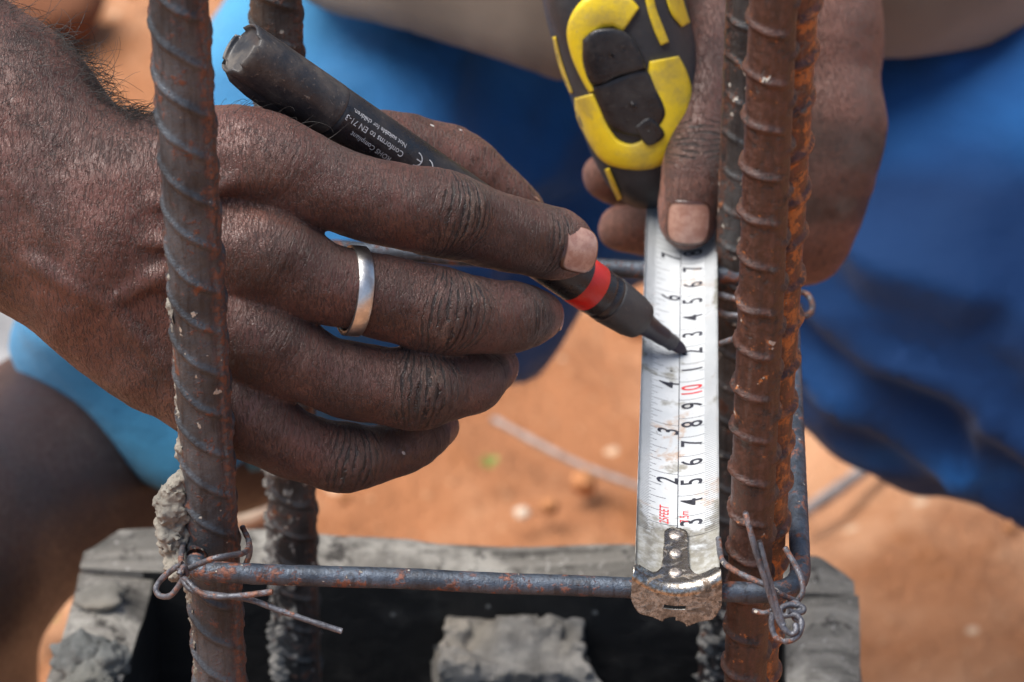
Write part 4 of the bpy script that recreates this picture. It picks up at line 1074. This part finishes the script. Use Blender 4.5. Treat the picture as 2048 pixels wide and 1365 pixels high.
# left hand (far hand, holds the tape), softer detail
H2 = .0013; LO2, HI2 = C3(1120, 640, 1.15), C3(1830, -560, 1.15); LO2[2] = -1.19; HI2[2] = -.985
L_ = Field(LO2, HI2, H2)
L_.chain(chainpts([(1376, 448, 1.028, 50), (1378, 425, 1.026, 57), (1384, 380, 1.024, 60), (1394, 320, 1.024, 61), (1402, 260, 1.028, 57), (1412, 180, 1.034, 60), (1425, 100, 1.045, 66), (1450, 0, 1.062, 82), (1500, -130, 1.08, 100)]), .002)
for a, b in (((1500, -130, 1.08, 100), (1640, -330, 1.10, 165)), ((1640, -200, 1.10, 130), (1655, 60, 1.09, 100)), ((1655, 60, 1.09, 100), (1672, 240, 1.085, 88)),
             ((1560, -100, 1.10, 130), (1600, 120, 1.11, 110)), ((1600, 120, 1.11, 105), (1590, 300, 1.115, 95)), ((1672, 240, 1.085, 88), (1664, 320, 1.085, 84)),
             ((1640, -330, 1.10, 165), (1700, -560, 1.11, 185)), ((1580, -330, 1.12, 165), (1640, -560, 1.12, 185))):
    fcone(L_, a, b, .010)
lf = Field(LO2, HI2, H2)
lf.chain(chainpts([(1672, 260, 1.085, 84), (1664, 350, 1.085, 78), (1648, 430, 1.09, 70), (1626, 500, 1.10, 60), (1600, 520, 1.112, 52)]), .002)   # index, bent under
L_.merge(lf, .005)
lf = Field(LO2, HI2, H2); lf.chain(chainpts([(1600, 260, 1.115, 80), (1590, 400, 1.12, 66), (1540, 480, 1.125, 58), (1420, 480, 1.115, 52), (1310, 468, 1.098, 47), (1240, 455, 1.088, 44)]), .002)
L_.merge(lf, .003)
lf = Field(LO2, HI2, H2); lf.chain(chainpts([(1600, 200, 1.13, 80), (1560, 330, 1.15, 62), (1420, 390, 1.15, 52), (1300, 385, 1.125, 42), (1220, 368, 1.102, 36), (1200, 345, 1.096, 32)]), .002)
L_.merge(lf, .003)
V, Q = L_.mesh(3); Nn = vnormals(V, Q)
if np.mean(Nn[:, 2][V[:, 2] > -1.03]) < 0: Q = Q[:, ::-1]; Nn = -Nn
V = V+Nn*(fbm(V*90, 3, 12)*.0006)[:, None]
n = len(V); D_ = -V[:, 2]; PXv = 1024+V[:, 0]*FPX/D_; PYv = 682.5-V[:, 1]*FPX/D_
tk_ = np.array([[(PYv-262)/6.0], [(PXv-1400)/6.]])[:, 0]
km3 = .8*np.exp(-(np.abs(PYv-290-(PXv-1680)*.2)/38)**2)*(PXv > 1590)+.5*np.exp(-(np.abs(PYv-420)/28)**2)*(PXv > 1590)
km2 = km3+.9*np.exp(-(np.abs(PYv-285)/45)**2)*(PXv < 1460)*(PXv > 1330)*(D_ < 1.04)
pl = np.where((PXv < 1330), .55, 0.)+.45*np.exp(-(np.abs(PYv-560)/90)**2)*(PXv > 1500)+.25*(PXv > 1470)+.25*(PYv > 360)*(PXv < 1440)*(D_ < 1.05)
addbody(cam2world(V), Q, dict(ku=(PYv-285)/6.0, kv=(PXv-1398)/6.0, km=km2, pale=np.clip(pl, 0, .7), tone=np.zeros(n)))
nail(1376, 430, 1.026, unit(C3(1380, 380, 1.024), C3(1375, 470, 1.030)), (-.02, 0, 1), .0082, -.0085, .0078, r_(61, 1.026), .0006)

# arms, legs, feet, neck and head at coarser resolution, in world space
B = Field((-.62, .80, -.01), (.62, 2.0, 1.62), .009, big=.05)
def wc(a, b, ra, rb, k=.02): B.cone(np.array(a), np.array(b), ra, rb, k)
rw = W(-200, 60, .893); lw = W(1665, -480, 1.115)
REL, RSH = np.array([-.40, .93, .86]), np.array([-.19, 1.28, 1.02]); LEL, LSH = np.array([.36, 1.22, .80]), np.array([.24, 1.34, 1.03])
wc(rw, REL, .030, .046); wc(REL, RSH, .046, .058); wc(lw, LEL, .030, .044); wc(LEL, LSH, .044, .058)
def wpt(px, py, D): return W(px, py, D)
HIPR, HIPL = wpt(880, 120, 1.56), wpt(1560, 120, 1.58)
KNR, KNL = wpt(-190, 1120, 1.20), wpt(2700, 900, 1.30)
wc(wpt(450, 790, 1.42), wpt(140, 925, 1.325), .052, .049); wc(HIPR, wpt(450, 790, 1.42), .070, .052); wc(wpt(140, 925, 1.325), KNR, .049, .050)
wc(HIPL, KNL, .085, .055)
FR_, FL_ = np.array([-.30, 1.20, .06]), np.array([.42, 1.22, .06])
wc(KNR, (KNR+FR_)/2, .052, .052); wc((KNR+FR_)/2, FR_, .052, .034); wc(KNL, (KNL+FL_)/2, .052, .052); wc((KNL+FL_)/2, FL_, .052, .034)
for q in (FR_, FL_): wc(q+np.array([0, .03, -.03]), q+np.array([-.02, -.15, -.035]), .034, .026)
SHC = (RSH+LSH)/2+np.array([0, .03, 0]); HC = (HIPR+HIPL)/2
wc(HC, SHC, .115, .125, .05); wc(RSH, LSH, .06, .06, .03); NK = SHC+np.array([-.02, -.07, .13]); wc(SHC, NK, .062, .055)
hd = NK+np.array([-.01, -.07, .10]); B.ell(hd, (.075, .095, .115), .02); B.ell(hd+np.array([0, -.09, -.04]), (.016, .02, .022), .01)
V, Q = B.mesh(2); Nn = vnormals(V, Q); 
if np.mean((Nn*(V-V.mean(0))).sum(1)) < 0: Q = Q[:, ::-1]
addbody(V, Q, dict(tone=np.full(len(V), .95), pale=np.zeros(len(V))))
AV = np.concatenate(BV); AF = np.concatenate(BF); at = {k: np.concatenate(v) for k, v in BAT.items()}
mesh_obj('body', AV, AF, None, person, mats=[MAT_SKIN, MAT_NAIL], midx=np.concatenate(BMI), attrs=at)

# hair on the forearm and the back of the hand
def hairs():
    mb = MB(); R = np.random.RandomState(3); D = -HANDV[:, 2]; px = 1024+HANDV[:, 0]*FPX/D; py = 682.5-HANDV[:, 1]*FPX/D
    up = HANDN[:, 2] > -.15
    prob = np.where((px < 330) & (py < 420), 1.0, 0)*np.clip((420-py)/260, .12, 1)*np.clip((px+60)/40, 0, 1)
    prob = prob+np.where((px < 330) & (py > 60) & (HANDN[:, 2] < .45) & (HANDN[:, 1] > .4) & (py < 290), 5.0, 0)
    prob = prob+np.where((px > 430) & (px < 660) & (py < 330) & (HANDN[:, 1] > .2), .45, 0)
    prob = prob*up; prob /= prob.sum(); idx = R.choice(len(HANDV), 620, False, prob)
    for i in idx:
        p = HANDV[i]; nn = HANDN[i]; L = R.uniform(.005, .016); d = np.array([.75, -.15+R.randn()*.5, .05*R.randn()])+nn*.30; d -= nn*np.dot(d, nn)*.45
        d /= np.linalg.norm(d); curl = R.uniform(1.5, 5.0)*R.choice([-1, 1]); side = np.cross(nn, d); P = [p-nn*.0002]; dirn = d+nn*R.uniform(.35, 1.0); m = 8
        for k in range(m):
            dirn = dirn/np.linalg.norm(dirn); P.append(P[-1]+dirn*L/m); dirn = dirn+side*curl/m+R.randn(3)*.07-nn*.16
        P = cam2world(np.array(P)); V, F = tube(P, np.linspace(.000085, .00004, len(P)), 4, cap=False); mb.add(V, F)
    o = mb.build('arm_hair', MAT_HAIR, person); o['kind'] = 'stuff'
hairs()

# ------------------------------------------------------------------ finger ring
def ring():
    rows = FING['middle']['rows']; P = np.array(chainpts(rows)); a, b = P[3], P[4]
    t = unit(P[2][:3], P[5][:3]); t = t+np.array([0, .16, 0]); t /= np.linalg.norm(t); c = np.array(C3(708, 582, .8795)); R = a[3]*1.10; e1 = np.cross(t, [0, 0, 1.]); e1 /= np.linalg.norm(e1); e2 = np.cross(t, e1)
    prof = [(-.0023, -.0003), (-.0023, .0008), (-.0021, .0010), (0, .00105), (.0021, .0010), (.0023, .0008), (.0023, -.0003)]; n = 96; V = []
    for i in range(n):
        q = i*2*math.pi/n
        for s, d in prof: V.append(c+t*s+(R+d)*(math.cos(q)*e1*1.02+math.sin(q)*e2*.98))
    V = cam2world(np.array(V)); tag(mesh_obj('finger_ring', V, grid_faces(n, len(prof), cu=True, cv=True), MAT_RING, origin=V.mean(0)),
        'plain flat silver ring worn on the dark middle finger below the marker', 'ring')
ring()

# ------------------------------------------------------------------ clothes
def cloth_obj(name, Fd, mat, seed, amp, fr, attrs=None, folds=0):
    V, Q = Fd.mesh(2); Nn = vnormals(V, Q)
    if np.mean((Nn*(V-V.mean(0))).sum(1)) < 0: Q = Q[:, ::-1]; Nn = -Nn
    P = V*np.array(fr); d = fbm(P, 3, seed, .45); rg = 1-np.abs(vnoise(P*1.1+d[:, None]*.6, seed+7))*2
    V = V+Nn*((d*.4+rg*.8)*amp)[:, None]
    if folds:
        x = V[:, 0]; side = np.where(x > .04, 1., -1.)
        q = (V[:, 2]*.9+V[:, 0]*.42*side)*34+fbm(V*6, 2, 3)*1.6       # long creases fanning out from the crotch
        f = 1-np.abs(((q/2) % 1)*2-1)*1.0; f = f**1.5; msk = np.clip(.55+vnoise(V*7, 31)*.9, 0, 1)
        V = V+Nn*(folds*f*msk)[:, None]
    o = mesh_obj(name, V, Q, mat, person, attrs=attrs(V) if attrs else None); return o
SF = Field((-.46, .94, .12), (.60, 1.86, .80), .006, big=.04)
def sc_(a, b, k=.02): A = W(*a[:3]); B_ = W(*b[:3]); SF.cone(A, B_, a[3]*a[2]/FPX, b[3]*b[2]/FPX, k)
sc_((960, 40, 1.52, 420), (640, 420, 1.42, 345)); sc_((640, 420, 1.42, 345), (318, 662, 1.29, 236)); sc_((860, 500, 1.50, 300), (740, 630, 1.46, 225)); sc_((640, 620, 1.42, 230), (330, 680, 1.32, 215))
sc_((1080, 200, 1.55, 380), (1560, 180, 1.55, 400)); sc_((1560, 200, 1.55, 420), (1980, 470, 1.42, 470)); sc_((1980, 470, 1.42, 470), (2500, 760, 1.36, 430))
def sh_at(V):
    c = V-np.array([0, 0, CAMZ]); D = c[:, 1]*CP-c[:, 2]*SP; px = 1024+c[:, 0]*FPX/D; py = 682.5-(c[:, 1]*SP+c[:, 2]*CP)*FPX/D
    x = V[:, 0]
    f = np.clip((-.02-x)/.10, 0, 1)                      # the right leg of the shorts is a lighter blue
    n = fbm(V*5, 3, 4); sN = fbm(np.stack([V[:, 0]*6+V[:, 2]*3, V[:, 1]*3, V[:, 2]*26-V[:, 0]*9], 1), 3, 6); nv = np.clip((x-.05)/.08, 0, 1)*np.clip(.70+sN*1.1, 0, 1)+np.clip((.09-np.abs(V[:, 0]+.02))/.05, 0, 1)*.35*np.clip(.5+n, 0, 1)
    return dict(light_blue=np.clip(f*(.95+n*.5), 0, 1), navy=np.clip(nv, 0, 1))
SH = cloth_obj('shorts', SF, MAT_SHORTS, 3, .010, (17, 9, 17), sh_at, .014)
def shirt():
    SR = Field((-.36, 1.02, .55), (.42, 2.0, 1.28), .008, big=.05)
    c = W(1375, -150, 1.385); R_ = np.array([[1, 0, 0], [0, CP, -SP], [0, SP, CP]]).T
    # torso shell with a drooping front hem
    fw = np.array([0, CP, -SP]); upv = np.array([0, SP, CP]); Rm = np.array([[1, 0, 0], upv, fw])
    SR.ell(c, np.array([790*1.40/FPX, 430*1.40/FPX, .13]), .02, Rm)
    SR.cone(c+np.array([0, .16, .05]), SHC, .15, .145, .05); SR.cone(RSH, LSH, .072, .072, .03)
    SR.cone(RSH, RSH+(REL-RSH)*.55, .072, .062, .02); SR.cone(LSH, LSH+(LEL-LSH)*.55, .072, .062, .02)
    cloth_obj('shirt', SR, MAT_SHIRT, 8, .010, (8, 6, 7))
shirt()
